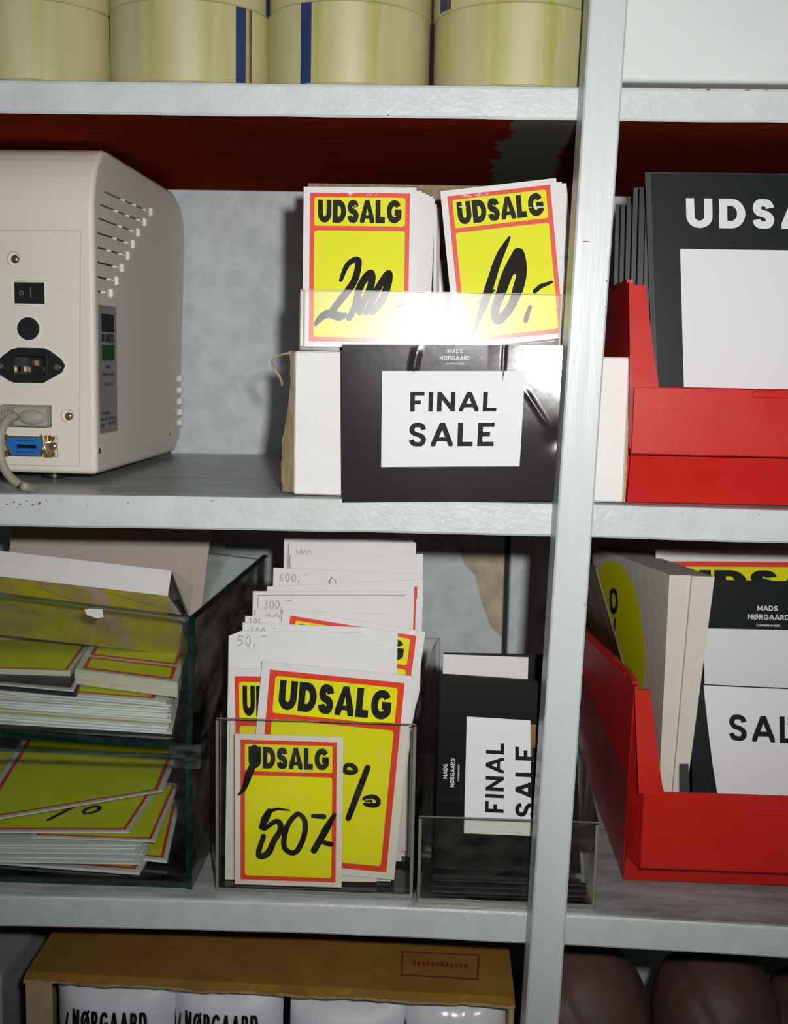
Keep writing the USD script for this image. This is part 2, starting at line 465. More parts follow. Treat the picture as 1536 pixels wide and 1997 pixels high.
# ------------------------------------------------------------------ a small stroke alphabet
def arc(cx, cy, rx, ry, a0, a1, n=14):
    t = np.radians(np.linspace(a0, a1, n))
    return [(cx + rx * math.cos(x), cy + ry * math.sin(x)) for x in t]


def sp(pts, n=36):
    return [tuple(p) for p in spline(pts, n)]


GL = {
    'U': ([[(0, 1.5), (0, .36)] + arc(.5, .36, .5, .36, 180, 360) + [(1, .36), (1, 1.5)]], .76),
    'D': ([[(.3, 0), (0, 0), (0, 1), (.45, 1)] + arc(.45, .5, .55, .5, 90, -90) + [(.3, 0)]], .76),
    'S': ([sp([(.95, .76), (.80, .96), (.5, 1), (.14, .92), (.05, .74), (.2, .58), (.5, .505), (.8, .42), (.96, .26), (.86, .06), (.5, 0), (.18, .04), (.02, .24)])], .66),
    'A': ([[(-.16, -.3), (.46, 1.0), (.54, 1.0), (1.16, -.3)], [(.16, .26), (.84, .26)]], .80),
    'L': ([[(0, 1.4), (0, 0), (1.4, 0)]], .56),
    'G': ([sp([(.93, .80), (.72, .98), (.45, 1.0), (.12, .84), (0, .5), (.12, .16), (.45, 0), (.8, .06), (1.0, .2)]) + [(1.0, .46), (.55, .46)]], .84),
    'F': ([[(0, -.4), (0, 1), (1.4, 1)], [(0, .46), (.86, .46)]], .58),
    'I': ([[(.5, -.4), (.5, 1.4)]], None),
    'N': ([[(0, -.4), (0, 1.4)], [(1, -.4), (1, 1.4)], [(0, 1.02), (1, -.02)]], .74),
    'E': ([[(1.4, 1), (0, 1), (0, 0), (1.4, 0)], [(0, .5), (.86, .5)]], .60),
    'M': ([[(0, -.4), (0, 1), (.5, .25), (1, 1), (1, -.4)]], .92),
    'O': ([arc(.5, .5, .5, .5, 0, 360, 30)], .88),
    'R': ([[(0, -.4), (0, 1), (.5, 1)] + arc(.5, .74, .45, .26, 90, -90) + [(.0, .48)], [(.45, .48), (1.1, -.2)]], .68),
    'P': ([[(0, -.4), (0, 1), (.5, 1)] + arc(.5, .72, .45, .28, 90, -90) + [(.0, .44)]], .66),
    'C': ([sp([(.95, .8), (.72, .98), (.45, 1.0), (.12, .84), (0, .5), (.12, .16), (.45, 0), (.72, .02), (.95, .2)])], .80),
    'H': ([[(0, -.4), (0, 1.4)], [(1, -.4), (1, 1.4)], [(0, .5), (1, .5)]], .74),
    'B': ([[(0, 0), (0, 1), (.5, 1)] + arc(.5, .76, .42, .24, 90, -90) + [(.1, .52), (.5, .52)] + arc(.5, .26, .5, .26, 90, -90) + [(0, 0)]], .70),
    'Z': ([[(0, 1), (1, 1), (0, 0), (1, 0)]], .66),
}


def glyph(ch, s, k):
    base = 'O' if ch == 'Ø' else ch
    st, w = GL[base]
    w = s if w is None else max(w * k, s * 1.6)
    out = []
    for path in st:
        q = [(s / 2 + x * (w - s), s / 2 + y * (1 - s)) for x, y in path]
        out.append(LineString(q).buffer(s / 2, cap_style='flat', join_style='mitre', mitre_limit=2.5))
    g = unary_union(out).intersection(sbox(0, 0, w, 1))
    if ch == 'A' and s > 0.22:
        g = g.difference(Polygon([(w * .405, .345), (w * .595, .345), (w * .5, .66)]))
    if ch == 'Ø':
        g = unary_union([g, LineString([(w * .10, -.04), (w * .90, 1.04)]).buffer(s * .33, cap_style='flat')])
    return g.simplify(0.004), w


def text(word, x0, y0, width, height, s=0.18, gap=0.16, k=1.0):
    """The word as one outline that fills width x height with its lower left corner at (x0, y0)."""
    x, out = 0.0, []
    for ch in word:
        if ch == ' ':
            x += 0.4; continue
        g, w = glyph(ch, s, k)
        out.append(affinity.translate(g, x, 0)); x += w + gap
    x -= gap
    return affinity.affine_transform(unary_union(out), [width / x, 0, 0, height, x0, y0])


def turn90(g):
    """Rotates lettering so that it reads upwards."""
    return affinity.affine_transform(g, [0, -1, 1, 0, 0, 0])


# ------------------------------------------------------------------ SETTING: floor, wall, shelving
def solid_box(lo, hi, r=0.0):
    return rbox(np.array(lo, float), np.array(hi, float), r) if r else trimesh.creation.box(bounds=[lo, hi])


def struct(name, mesh, m, label=None):
    path = f'/World/{name}'
    prim = usdkit.mesh(stage, path, mesh, m)
    tag(prim.GetPrim(), label=label, kind='structure')
    return path


DW = 0.357
struct('floor', solid_box((-2.2, -2.2, -0.05), (2.2, DW + 0.1, 0.0)), m_floor, 'dark floor below the shelving')
struct('wall_back', solid_box((-2.2, DW, 0.0), (2.2, DW + 0.1, 2.6)), m_wall, 'grey painted wall behind the shelves')
# bare plaster where the paint has come off, lower bay
pt = [(893, 1068), (985, 1070), (978, 1245), (958, 1225), (940, 1180), (925, 1120), (905, 1100)]
v3 = np.array([P(x, y, DW) for x, y in pt])
pg = Polygon([(p[0], p[2]) for p in v3]).buffer(0.004).buffer(-0.004)
w2, f2 = tri2(pg)
prim = usdkit.mesh(stage, '/World/wall_back/bare_plaster_patch', trimesh.Trimesh(np.c_[w2[:, 0], np.full(len(w2), DW - 0.0006), w2[:, 1]], f2), m_patch)
tag(prim.GetPrim(), label='bare beige plaster patch')
a, b = P(987, 1300, DW), P(1026, 1300, DW)
prim = usdkit.mesh(stage, '/World/wall_back/panel_gap', trimesh.creation.box(bounds=[(P(976, 1300, DW)[0], DW - 0.0012, 0.62), (a[0] - .0003, DW - .0001, 1.19)]), m_gap)
tag(prim.GetPrim(), label='dark gap beside the batten')
struct('trim_1', rbox(np.array([a[0], DW - 0.010, 0.62]), np.array([b[0], DW - 0.0002, 1.19]), 0.001), m_wall, 'narrow grey batten on the back wall')

unit = Thing('shelving_unit', 'grey painted wooden shelving unit with chipped shelf edges and a leaning front batten', 'shelving', (0, 0.16, 0))
X0, X1 = -0.62, 0.66
SH = [(0.18152, 0.02202, 0.0, -0.0007), (-0.09809, 0.0238, 0.00275, -0.0200), (-0.39908, 0.0248, -0.0052, -0.0452)]


def shelf_z(i, x):
    z, t, a, b = SH[i]
    return H + z + a * x + b * x * x


def shelf_top(i, x0, x1):
    return max(shelf_z(i, x) for x in np.linspace(x0, x1, 25)) + 0.0004


for i in range(3):
    t = SH[i][1]
    xs = np.linspace(X0, X1, 41)
    wob = RNG.normal(0, 0.0002, (41,))
    prof = [(DW - 0.001, 0), (0.0025, 0), (0.0007, -0.0007), (0, -0.0025), (0, -t + 0.0015), (0.0012, -t), (DW - 0.001, -t)]
    v = np.array([[x, y, shelf_z(i, x) + dz - (wob[k] if dz < -0.01 and y < 0.01 else 0)] for k, x in enumerate(xs) for y, dz in prof])
    m_ = len(prof)
    f = []
    for k in range(40):
        for j in range(m_):
            a, b = k * m_ + j, k * m_ + (j + 1) % m_
            f += [[a, b, b + m_], [a, b + m_, a + m_]]
    for k in (0, 40):
        f += [[k * m_, k * m_ + j, k * m_ + j + 1] for j in range(1, m_ - 1)]
    ms = trimesh.Trimesh(v, f, process=False); ms.fix_normals()
    unit.part('shelf', ms, m_shelf)
Z4 = 0.60
unit.part('shelf', solid_box((X0, 0, Z4 - 0.024), (X1, DW - 0.001, Z4), 0.001), m_shelf)
unit.part('shelf', solid_box((X0, 0, 1.80), (X1, DW - 0.001, 1.824), 0.001), m_shelf)
# front batten of the middle post, leaning a little, then the outer posts and the rear ones
LEAN, XL, XR, PP = 0.02345, 0.08428, 0.10802, 0.03566


def post_x(z):
    return LEAN * (z - H)


zz = [0.0, 1.86]
fr = [(XL + post_x(z), z) for z in zz] + [(XR + post_x(z), z) for z in zz[::-1]]
ch = 0.0012
ring = []
for z in zz:
    ox = post_x(z)
    ring.append([(XL + ox, -0.0001, z), (XL + ox, -PP + ch, z), (XL + ch + ox, -PP, z), (XR - ch + ox, -PP, z), (XR + ox, -PP + ch, z), (XR + ox, -0.0001, z)])
v = np.array(ring[0] + ring[1]); f = []
for j in range(6):
    k = (j + 1) % 6
    f += [[j, k, k + 6], [j, k + 6, j + 6]]
f += [[0, j, j + 1] for j in range(1, 5)] + [[6, 6 + j, 7 + j] for j in range(1, 5)]
ms = trimesh.Trimesh(v, f, process=False); ms.fix_normals()
unit.part('post', ms, m_post)
for x in (X0 - 0.024, X1):
    unit.part('side_panel', solid_box((x, -0.001, 0), (x + 0.024, DW - 0.001, 1.86), 0.001), m_post)

# chips in the grey paint where the old red shows
chips = []
rc = np.random.default_rng(11)


def chip(px, py, Y, w, hgt):
    c = P(px, py, Y)
    a = np.sort(rc.uniform(0, 2 * np.pi, 9)); r_ = rc.uniform(.45, 1.0, 9)
    pg_ = Polygon([(c[0] + .5 * w * .000356 * math.cos(t) * k, c[2] + .5 * hgt * .000356 * math.sin(t) * k) for t, k in zip(a, r_)]).buffer(0)
    for p in polys(pg_):
        v_, f_ = tri2(p)
        m_ = trimesh.Trimesh(np.c_[v_[:, 0], np.full(len(v_), Y), v_[:, 1]], f_, process=False)
        if m_.face_normals.mean(0)[1] > 0:
            m_.invert()
        chips.append(m_)


for (x, y, w, hh_) in [(14, 983, 9, 6), (27, 979, 10, 5), (40, 984, 7, 4), (52, 977, 5, 5), (63, 985, 8, 6), (77, 981, 10, 8), (33, 990, 4, 3), (90, 976, 4, 3), (757, 224, 6, 4), (1352, 173, 9, 3), (1381, 174, 13, 5), (1458, 176, 18, 3), (1494, 176, 9, 3),
                    (414, 977, 9, 4), (250, 980, 4, 3), (905, 1792, 5, 3), (600, 984, 4, 3), (1330, 1001, 5, 3), (1480, 1004, 6, 3), (120, 973, 4, 2), (170, 988, 3, 3)]:
    chip(x, y, -0.0003, w, hh_)
for (x, y, w, hh_) in [(1141, 471, 20, 3), (1183, 548, 4, 5), (1181, 598, 4, 7), (1140, 1180, 4, 6)]:
    chip(x, y, -PP - 0.0003, w, hh_)
m_chip = mat('old_red_paint', (0.36, 0.035, 0.022), 0.6)
unit.part('paint_chips', cat(*chips), m_chip, kind='stuff', label='red chips in the grey paint')

# ------------------------------------------------------------------ packing tape rolls on the top shelf
R_T, H_T, YC = 0.0580, 0.0540, 0.0605


def lathe(profile, n=72):
    prof = np.array(profile)
    a = np.linspace(0, 2 * np.pi, n, endpoint=False)
    v = np.array([[r * math.cos(t), r * math.sin(t), z] for t in a for r, z in prof])
    k = len(prof); f = []
    for i in range(n):
        for j in range(k):
            p, q = i * k + j, i * k + (j + 1) % k
            p2, q2 = ((i + 1) % n) * k + j, ((i + 1) % n) * k + (j + 1) % k
            f += [[p, p2, q2], [p, q2, q]]
    m = trimesh.Trimesh(v, f, process=False); m.fix_normals()
    return m


def cyl_patch(r, a0, a1, z0, z1, n=5):
    a = np.linspace(a0, a1, n)
    v = np.array([[r * math.cos(t), r * math.sin(t), z] for t in a for z in (z0, z1)])
    f = []
    for i in range(n - 1):
        p = 2 * i
        f += [[p, p + 2, p + 3], [p, p + 3, p + 1]]
    return trimesh.Trimesh(v, f, process=False)


def make_roll(label, pos, rz, group):
    path = unique('/World', 'tape_roll')
    x = UsdGeom.Xform.Define(stage, path)
    x.AddTranslateOp().Set(Gf.Vec3d(*map(float, pos)))
    tag(x.GetPrim(), label, 'tape', group)
    c = 0.0012
    usdkit.mesh(stage, path + '/wound_tape', lathe([(0.040, 0), (R_T - c, 0), (R_T, c), (R_T, H_T - c), (R_T - c, H_T), (0.040, H_T)]), m_tape, smooth=35)
    usdkit.mesh(stage, path + '/cardboard_core', lathe([(0.038, 0.0003), (0.0399, 0.0003), (0.0399, H_T - 0.0003), (0.038, H_T - 0.0003)]), m_core, smooth=35)
    w = 0.0082 / R_T
    usdkit.mesh(stage, path + '/pull_tab', cyl_patch(R_T + 0.00025, rz - w / 2, rz + w / 2, 0.001, H_T - 0.001), m_blue_tab, smooth=True)
    usdkit.mesh(stage, path + '/loose_end', cyl_patch(R_T + 0.00018, rz + w / 2, rz + w / 2 + 0.10, 0.0006, H_T - 0.0006), m_tapefilm, smooth=True)
    return path


def tab_angle(cx, px, y):
    """Angle at which the roll at cx shows its tab at pixel column px."""
    best = min(np.linspace(-math.pi, 0, 721), key=lambda t: abs(px_of(np.array([cx + R_T * math.cos(t), YC + R_T * math.sin(t), y]))[0] - px) if math.sin(t) < -0.2 else 1e9)
    return best


def px_of(p):
    d = np.asarray(p) - CAM
    w = d @ FW
    return 768 + FPX * (d @ RT) / w, 998.5 - FPX * (d @ UP) / w


zt = shelf_top(0, -0.36, 0.12)
cols = [71, 376, 680, 1004]
txt = ['leftmost and cut off', 'navy tab near its right side', 'dark tab near its left side', 'rightmost, beside the grey post']
for tier in range(2):
    for i, c in enumerate(cols):
        jig = (0.0, 0.0) if tier == 0 else [(0.001, 0.002), (-0.0012, 0.003), (0.0008, 0.0025), (-0.001, 0.002)][i]
        cx = P(c, 100, YC)[0] + jig[0]
        z = zt + tier * (H_T + 0.0002)
        want = {(0, 1): 469, (0, 2): 596, (1, 1): 523, (1, 3): 865}.get((tier, i))
        rz = tab_angle(cx, want, z + 0.02) if want else 1.4 + 0.1 * i
        lab = f'clear packing tape roll in the {"bottom" if tier == 0 else "upper"} tier, ' + (txt[i] if tier == 0 else ['leftmost, above the cut-off roll', 'second from left, dark tab', 'third from left', 'rightmost, beside the post'][i])
        make_roll(lab, (cx, YC + jig[1], z), rz, 'packing tape rolls on the top shelf')

# white box top right
a = P(1203, 160, 0.010)
bz = shelf_top(0, 0.1, 0.45)
wb = Thing('storage_box', 'large plain white carton on the top shelf, right of the post', 'box', (a[0] + 0.15, 0.12, bz))
pts = []
for x in (a[0] + 0.003, a[0] + 0.30):
    for (y, z) in [(0.016, 0.0095), (0.230, 0.0065), (0.230, 0.19), (0.014, 0.19)]:
        s = trimesh.creation.icosphere(1, 0.004)
        pts.append(s.vertices + [x, y, bz + z])
wb.part('carton_body', trimesh.convex.convex_hull(np.vstack(pts)), m_box_white, smooth=35)
wb.part('bottom_flap', solid_box((a[0] + 0.002, 0.018, bz + 0.0003), (a[0] + 0.30, 0.225, bz + 0.0032)), m_carton_brown, label='brown bottom flap')
wb.part('lid', solid_box((a[0] - 0.003, 0.006, bz + 0.130), (a[0] + 0.307, 0.237, bz + 0.198), 0.002), m_box_white)

# ------------------------------------------------------------------ label printer (rear view) on the middle shelf
zs = shelf_top(1, -0.58, -0.26)
A = Pz(189, 926, zs + 0.006)            # right front lower corner of the housing
B = Pz(350, 878, zs + 0.006)
yaw_d = (B - A); yaw_d[2] = 0; yaw_d /= np.linalg.norm(yaw_d)
PX = np.array([yaw_d[1], -yaw_d[0], 0.0])   # to the right, along the front
PY = yaw_d                                   # towards the wall
PZ = np.array([0, 0, 1.0])
TOPZ = hit(120, 291, A + PY * 0.03, -PY)[2] - A[2]
printer = Thing('label_printer', 'cream plastic label printer seen from behind, with vents, sockets and cable', 'printer', A - PX * 0.15 + PY * 0.12 - PZ * 0.006)


def pl(x, y, z):
    return A + PX * x + PY * y + PZ * z


DEP = (DW - 0.012 - A[1])
prof = [(0.0, 0.0)] + [(0.036 - 0.036 * math.cos(t), TOPZ - 0.050 + 0.050 * math.sin(t)) for t in np.radians(np.linspace(0, 90, 10))]
prof += [(DEP - 0.045, TOPZ - 0.004), (DEP - 0.018, TOPZ - 0.013), (DEP - 0.004, TOPZ - 0.030), (DEP - 0.003, TOPZ - 0.05), (DEP - 0.024, 0.012), (DEP - 0.045, 0.0)]
r = 0.0042
pp = Polygon(prof).buffer(-r)
pts = []
sph = trimesh.creation.icosphere(2, r).vertices
WP = 0.30
for x in (-WP + r, -r):
    for (y, z) in list(pp.exterior.coords)[:-1]:
        pts.append(sph + [x, y, z])
body = trimesh.convex.convex_hull(np.vstack(pts))
FN = -PY


def Fp(px, py):
    """Local (x, z) on the printer's rear face at a pixel."""
    q = hit(px, py, A, FN) - A
    return q @ PX, q @ PZ


def Sp(px, py):
    """Local (y, z) on the printer's right side at a pixel."""
    q = hit(px, py, A, PX) - A
    return q @ PY, q @ PZ


def cutbox(x0, z0, x1, z1, d):
    return trimesh.creation.box(bounds=[(min(x0, x1), -0.01, min(z0, z1)), (max(x0, x1), d, max(z0, z1))])


(sx0, sz0), (sx1, sz1) = Fp(24, 546), Fp(91, 597)
(dx0, dz0), (dx1, dz1) = Fp(2, 788), Fp(101, 834)
(cx0, cz0), (cx1, cz1) = Fp(8, 849), Fp(113, 892)
cuts = [cutbox(sx0, sz0, sx1, sz1, 0.0035), cutbox(dx0, dz0, dx1, dz1, 0.006), cutbox(cx0, cz0, cx1, cz1, 0.007)]
fuse = np.array(Fp(56, 641)); iec = np.array(Fp(60, 712))
cyl = trimesh.creation.cylinder(radius=0.0096, height=0.012, sections=40)
cyl.apply_transform(trimesh.transformations.rotation_matrix(math.pi / 2, [1, 0, 0])); cyl.apply_translation([fuse[0], -0.002, fuse[1]])
cuts.append(cyl)
for (px, py, rr) in [(26, 504, 0.0052), (131, 811, 0.0052)]:
    x, z = Fp(px, py)
    c = trimesh.creation.cylinder(radius=rr, height=0.008, sections=30)
    c.apply_transform(trimesh.transformations.rotation_matrix(math.pi / 2, [1, 0, 0])); c.apply_translation([x, 0.0, z])
    cuts.append(c)
# hole for the inlet
cuts.append(cutbox(iec[0] - 0.0125, iec[1] - 0.008, iec[0] + 0.0125, iec[1] + 0.008, 0.018))
# vent slots, cut into the right side
slots = [((203, 376), (291, 411)), ((195, 400), (279, 432)), ((191, 426), (266, 453)), ((190, 454), (256, 476)), ((190, 482), (246, 499)), ((189, 511), (235, 523)), ((189, 539), (224, 548)), ((189, 567), (213, 572))]
sl = []
for (a, b) in slots:
    (y0, z0), (y1, z1) = Sp(*a), Sp(*b)
    y0 = max(y0, 0.008)
    z = (z0 + z1) / 2
    sl.append((y0, y1, z))
    cuts.append(trimesh.creation.box(bounds=[(-0.004, y0, z - 0.0007), (0.01, y1, z + 0.0007)]))
rear = [(362, 738), (361, 760), (359, 782), (357, 803), (356, 823)]
for a in rear:
    y, z = Sp(*a)
    y = min(y, DEP - 0.03)
    cuts.append(trimesh.creation.box(bounds=[(-0.004, y - 0.006, z - 0.0032), (0.01, y + 0.006, z + 0.0032)]))
body = trimesh.boolean.difference([body] + cuts, engine='manifold')


def to_w(m):
    m = m.copy()
    v = np.asarray(m.vertices)
    m.vertices = A + v[:, :1] * PX + v[:, 1:2] * PY + v[:, 2:3] * PZ
    return m


def fdec(g, off):
    """Flat shape given in local (x, z) of the rear face, off metres in front of it."""
    out = []
    for p in polys(g):
        v, f = tri2(p)
        m = trimesh.Trimesh(A + v[:, :1] * PX + v[:, 1:2] * PZ + FN * off, f, process=False)
        if np.dot(m.face_normals.mean(0), FN) < 0:
            m.invert()
        out.append(m)
    return cat(*out)


def sdec(g, off):
    """Flat shape given in local (y, z) of the right side."""
    out = []
    for p in polys(g):
        v, f = tri2(p)
        m = trimesh.Trimesh(A + v[:, :1] * PY + v[:, 1:2] * PZ + PX * off, f, process=False)
        if np.dot(m.face_normals.mean(0), PX) < 0:
            m.invert()
        out.append(m)
    return cat(*out)


def fext(g, y0, y1):
    """Shape in local (x, z) extruded from local depth y0 to y1."""
    out = []
    for p in polys(g):
        m = trimesh.creation.extrude_polygon(p, abs(y1 - y0), engine='earcut')
        v = np.asarray(m.vertices)
        m.vertices = np.c_[v[:, 0], min(y0, y1) + v[:, 2], v[:, 1]]
        m.fix_normals()
        out.append(to_w(m))
    return cat(*out)


bp = printer.part('housing', to_w(body), m_cream_plastic, smooth=30)
# feet
for x, y in [(-0.045, 0.03), (-0.045, 0.2), (-0.26, 0.03), (-0.26, 0.2)]:
    f = trimesh.creation.cylinder(radius=0.009, height=0.0058, sections=24)
    f.apply_translation([x, y, -0.0029])
    printer.part('rubber_foot', to_w(f), m_blackplastic)
# panel seam
lt, rt_, rb = Fp(-60, 449), Fp(157, 450), Fp(155, 909)
seam = unary_union([LineString([lt, rt_, rb, Fp(-60, 905)]).buffer(0.00022)])
printer.part('panel_seam', fdec(seam, 0.00008), m_inset)
# inlet, switch, fuse, connectors
sw = sbox(min(sx0, sx1), min(sz0, sz1), max(sx0, sx1), max(sz0, sz1))
pw = printer.part('power_switch', fext(sw.buffer(-0.0018), 0.0034, -0.0006), m_blackplastic)
printer.part('switch_bezel', fext(sw.buffer(-0.0002).difference(sw.buffer(-0.0013)), 0.003, -0.0007), m_bezel)
mx, mz = (sx0 + sx1) / 2, (sz0 + sz1) / 2
ring = Point(mx - 0.006, mz).buffer(0.0016).difference(Point(mx - 0.006, mz).buffer(0.0012))
bar = sbox(mx + 0.0012, mz - 0.004, mx + 0.0016, mz + 0.004)
printer.part('switch_marking', fdec(ring, 0.0008), m_plug_grey, parent=pw)
printer.part('switch_marking', fdec(bar, 0.0008), m_bezel, parent=pw)
fz = Point(*fuse)
fh = printer.part('fuse_holder', fext(fz.buffer(0.0082), 0.004, -0.002), m_blackplastic)
printer.part('fuse_slot', fdec(affinity.rotate(sbox(fuse[0] - 0.005, fuse[1] - 0.0006, fuse[0] + 0.005, fuse[1] + 0.0006), 20), 0.0022), m_void, parent=fh)
printer.part('fuse_ring', fext(fz.buffer(0.0098).difference(fz.buffer(0.0086)), 0.003, -0.0008), m_bezel)
fl_px = [(-5, 712), (5, 697), (25, 682), (38, 679), (86, 680), (97, 684), (119, 700), (127, 713), (121, 726), (92, 742), (86, 746), (30, 745), (22, 742), (0, 728)]
flange = Polygon([Fp(*q) for q in fl_px]).buffer(0.0008).buffer(-0.0004)
hole = rrect(iec[0] - 0.0128, iec[1] - 0.0084, iec[0] + 0.0132, iec[1] + 0.0080, 0.0015)
inl = printer.part('power_inlet', fext(flange.difference(hole), 0.0, -0.0022), m_blackplastic)
printer.part('socket_wall', fext(hole.buffer(0.0006).difference(hole.buffer(-0.0010)), 0.016, -0.0028), m_blackplastic, parent=inl)
printer.part('socket_floor', fext(hole, 0.017, 0.0125), m_blackplastic, parent=inl)
printer.part('flange_lip', fext(flange.buffer(0.0007).difference(flange), 0.0, -0.0006), m_bezel, parent=inl)
for (px, py) in [(41, 720), (57, 708), (79, 720)]:
    x, z = Fp(px, py)
    printer.part('contact_pin', fext(sbox(x - 0.0010, z - 0.0018, x + 0.0010, z + 0.0018), 0.015, 0.0085), m_brass, parent=inl)
for (px, py) in [(2, 714), (114, 716)]:
    x, z = Fp(px, py)
    printer.part('inlet_screw', fext(Point(x, z).buffer(0.0023), -0.002, -0.0032), m_steel, parent=inl, label='silver flange screw')


def screw(px, py, face='f', r=0.0031, m=m_brass):
    x, z = (Fp if face == 'f' else Sp)(px, py)
    head = trimesh.creation.icosphere(3, r)
    head.vertices *= [1, 0.55, 1] if face == 'f' else [0.55, 1, 1]
    if face == 'f':
        head.apply_translation([x, 0.0012, z])
        slot = trimesh.creation.box(bounds=[(x - r, -0.01, z - 0.0003), (x + r, 0.0004, z + 0.0003)])
    else:
        head.apply_translation([-0.0004, x, z])
        slot = trimesh.creation.box(bounds=[(0.0003, x - r, z - 0.0003), (0.01, x + r, z + 0.0003)])
    head = trimesh.boolean.difference([head, slot], engine='manifold')
    printer.part('screw', to_w(head), m, smooth=30, label='brass coloured screw')


screw(28, 505); screw(133, 812)
for px, py in [(190, 880), (331, 846)]:
    y, z = Sp(px, py)
    y = max(y, 0.006)
    ringm = Point(y, z).buffer(0.0048).difference(Point(y, z).buffer(0.0026))
    printer.part('screw_recess', sdec(ringm, 0.0002), m_bezel)
    hd = trimesh.creation.icosphere(2, 0.0024); hd.vertices *= [0.4, 1, 1]; hd.apply_translation([0.0003, y, z])
    printer.part('screw', to_w(hd), m_brass, smooth=True, label='brass coloured screw')
# lips and ribs of the vents: small upstands that catch the flash
for k, (y0, y1, z) in enumerate(sl):
    back = trimesh.creation.box(bounds=[(-0.0042, y0, z - 0.0007), (-0.0036, y1, z + 0.0007)])
    printer.part('vent_slot', to_w(back), m_void)
    e = rbox(np.array([-0.002, y1, z - 0.0034]), np.array([0.0026, y1 + 0.008, z + 0.0034]), 0.0007)
    printer.part('vent_end', to_w(e), m_bezel)
    n = max(1, int((y1 - y0) / 0.034))
    ribs = cat(*[trimesh.creation.box(bounds=[(-0.003, y1 - 0.012 - 0.030 * q, z - 0.0008), (0.0006, y1 - 0.0095 - 0.030 * q, z + 0.0008)]) for q in range(n) if y1 - 0.012 - 0.030 * q > y0])
    if len(ribs.faces):
        printer.part('vent_rib', to_w(ribs), m_bezel, kind='stuff')
for a in rear:
    y, z = Sp(*a)
    y = min(y, DEP - 0.03)
    e = rbox(np.array([-0.003, y + 0.002, z - 0.0030]), np.array([0.0024, y + 0.0085, z + 0.0032]), 0.0008)
    printer.part('vent_end', to_w(e), m_bezel)
# sticker on the side
q = [Sp(191, 594), Sp(226, 596), Sp(222, 846), Sp(188, 848)]
y0, y1 = max(q[0][0], 0.006), max(q[1][0], 0.02)
z0, z1 = q[3][1], q[0][1]
st = printer.part('sticker', sdec(sbox(y0, z0, y1, z1), 0.0002), m_sticker, label='silver sticker with black and green blocks')
W_, H_ = y1 - y0, z1 - z0


def stx(u0, v0, u1, v1):
    return sbox(y0 + u0 * W_, z1 - v1 * H_, y0 + u1 * W_, z1 - v0 * H_)


printer.part('navy_block', sdec(stx(0.16, 0.065, 0.86, 0.205), 0.0003), m_navy, parent=st)
printer.part('green_block', sdec(stx(0.16, 0.305, 0.86, 0.43), 0.0003), m_green, parent=st)
tx = text('BUNZL', y0 + 0.16 * W_, z1 - 0.285 * H_, 0.70 * W_, 0.066 * H_, s=0.24, gap=0.10, k=0.8)
printer.part('lettering', sdec(tx, 0.0003), m_navy, parent=st)


def small(word, u, v, hh, width=None):
    m = meshkit.text_mesh(word, 1.0, 0.01, bold=True)
    b = m.bounds
    s = hh * H_
    wd = width * W_ if width else (b[1][0] - b[0][0]) * s
    vv = np.asarray(m.vertices)
    x = y0 + u * W_ + (vv[:, 0] - b[0][0]) / (b[1][0] - b[0][0]) * wd
    z = z1 - v * H_ + vv[:, 1] * s
    return trimesh.Trimesh(A + x[:, None] * PY + z[:, None] * PZ + PX * (0.00025 + vv[:, 2] * 0.005)[:, None], m.faces, process=False)


rows = [('Bunzl', .36, .49, .026, .26), ('Teknisk Service', .16, .545, .020, .66), ('77 46 53 29', .24, .628, .024, .52), ('Energivej', .10, .850, .020, .44), ('Hov Tlf. 33 84 43', .06, .898, .022, .84), ('Fax', .08, .948, .022, .16), ('43 29 51', .48, .940, .026, .42)]
printer.part('small_print', cat(*[small(*r_) for r_ in rows]), m_navy, parent=st)
# blue ribbon connector
mcx, mcz = (cx0 + cx1) / 2, (cz0 + cz1) / 2
cw, chh = abs(cx1 - cx0), abs(cz1 - cz0)
cs = printer.part('ribbon_connector', fext(sbox(mcx - cw * .47, mcz - chh * .42, mcx + cw * .34, mcz + chh * .42), 0.007, 0.004), m_steel, label='metal framed blue connector')
xa, xb = Fp(19, 860)[0], Fp(83, 860)[0]
za, zb = Fp(50, 884)[1], Fp(50, 855)[1]
trap = Polygon([(xa + .001, zb), (xb, zb), (xb + .0002, zb - .003), (xb - .003, za), (xa + .0035, za), (xa, zb - .004)]).buffer(0.0008)
printer.part('metal_shell', fext(trap.buffer(0.0012).difference(trap), 0.006, -0.003), m_steel, parent=cs)
printer.part('blue_insert', fext(trap.difference(sbox(xa + .006, (za + zb) / 2 - .0016, xb - .004, (za + zb) / 2 + .0012)), 0.006, -0.0028), m_blue, parent=cs)
printer.part('contact_slot', fext(sbox(xa + .006, (za + zb) / 2 - .0016, xb - .004, (za + zb) / 2 + .0012), 0.005, 0.000), m_navy, parent=cs)
hl = cat(*[fext(sbox(xa + .006 + .0022 * k, zz_ - .0003, xa + .0072 + .0022 * k, zz_ + .0003), -0.0028, -0.0030) for k in range(7) for zz_ in (za + .0012, zb - .0014)])
printer.part('contact_holes', hl, m_navy, parent=cs)
for px in (14, 92, 99):
    x = Fp(px, 870)[0]
    for zc in (za - .0005, zb + .0005):
        w = rbox(np.array([x - .0016, -0.003, zc - .0024]), np.array([x + .0016, 0.005, zc + .0024]), 0.0008)
        printer.part('spring_clip', to_w(w), m_brass, parent=cs)
x, z = Fp(105, 870)
hd = trimesh.creation.icosphere(2, 0.0032); hd.vertices *= [1, .7, 1]; hd.apply_translation([x, -0.0005, z])
printer.part('clip_screw', to_w(hd), m_brass, parent=cs, smooth=True)
x, z = Fp(93, 869)
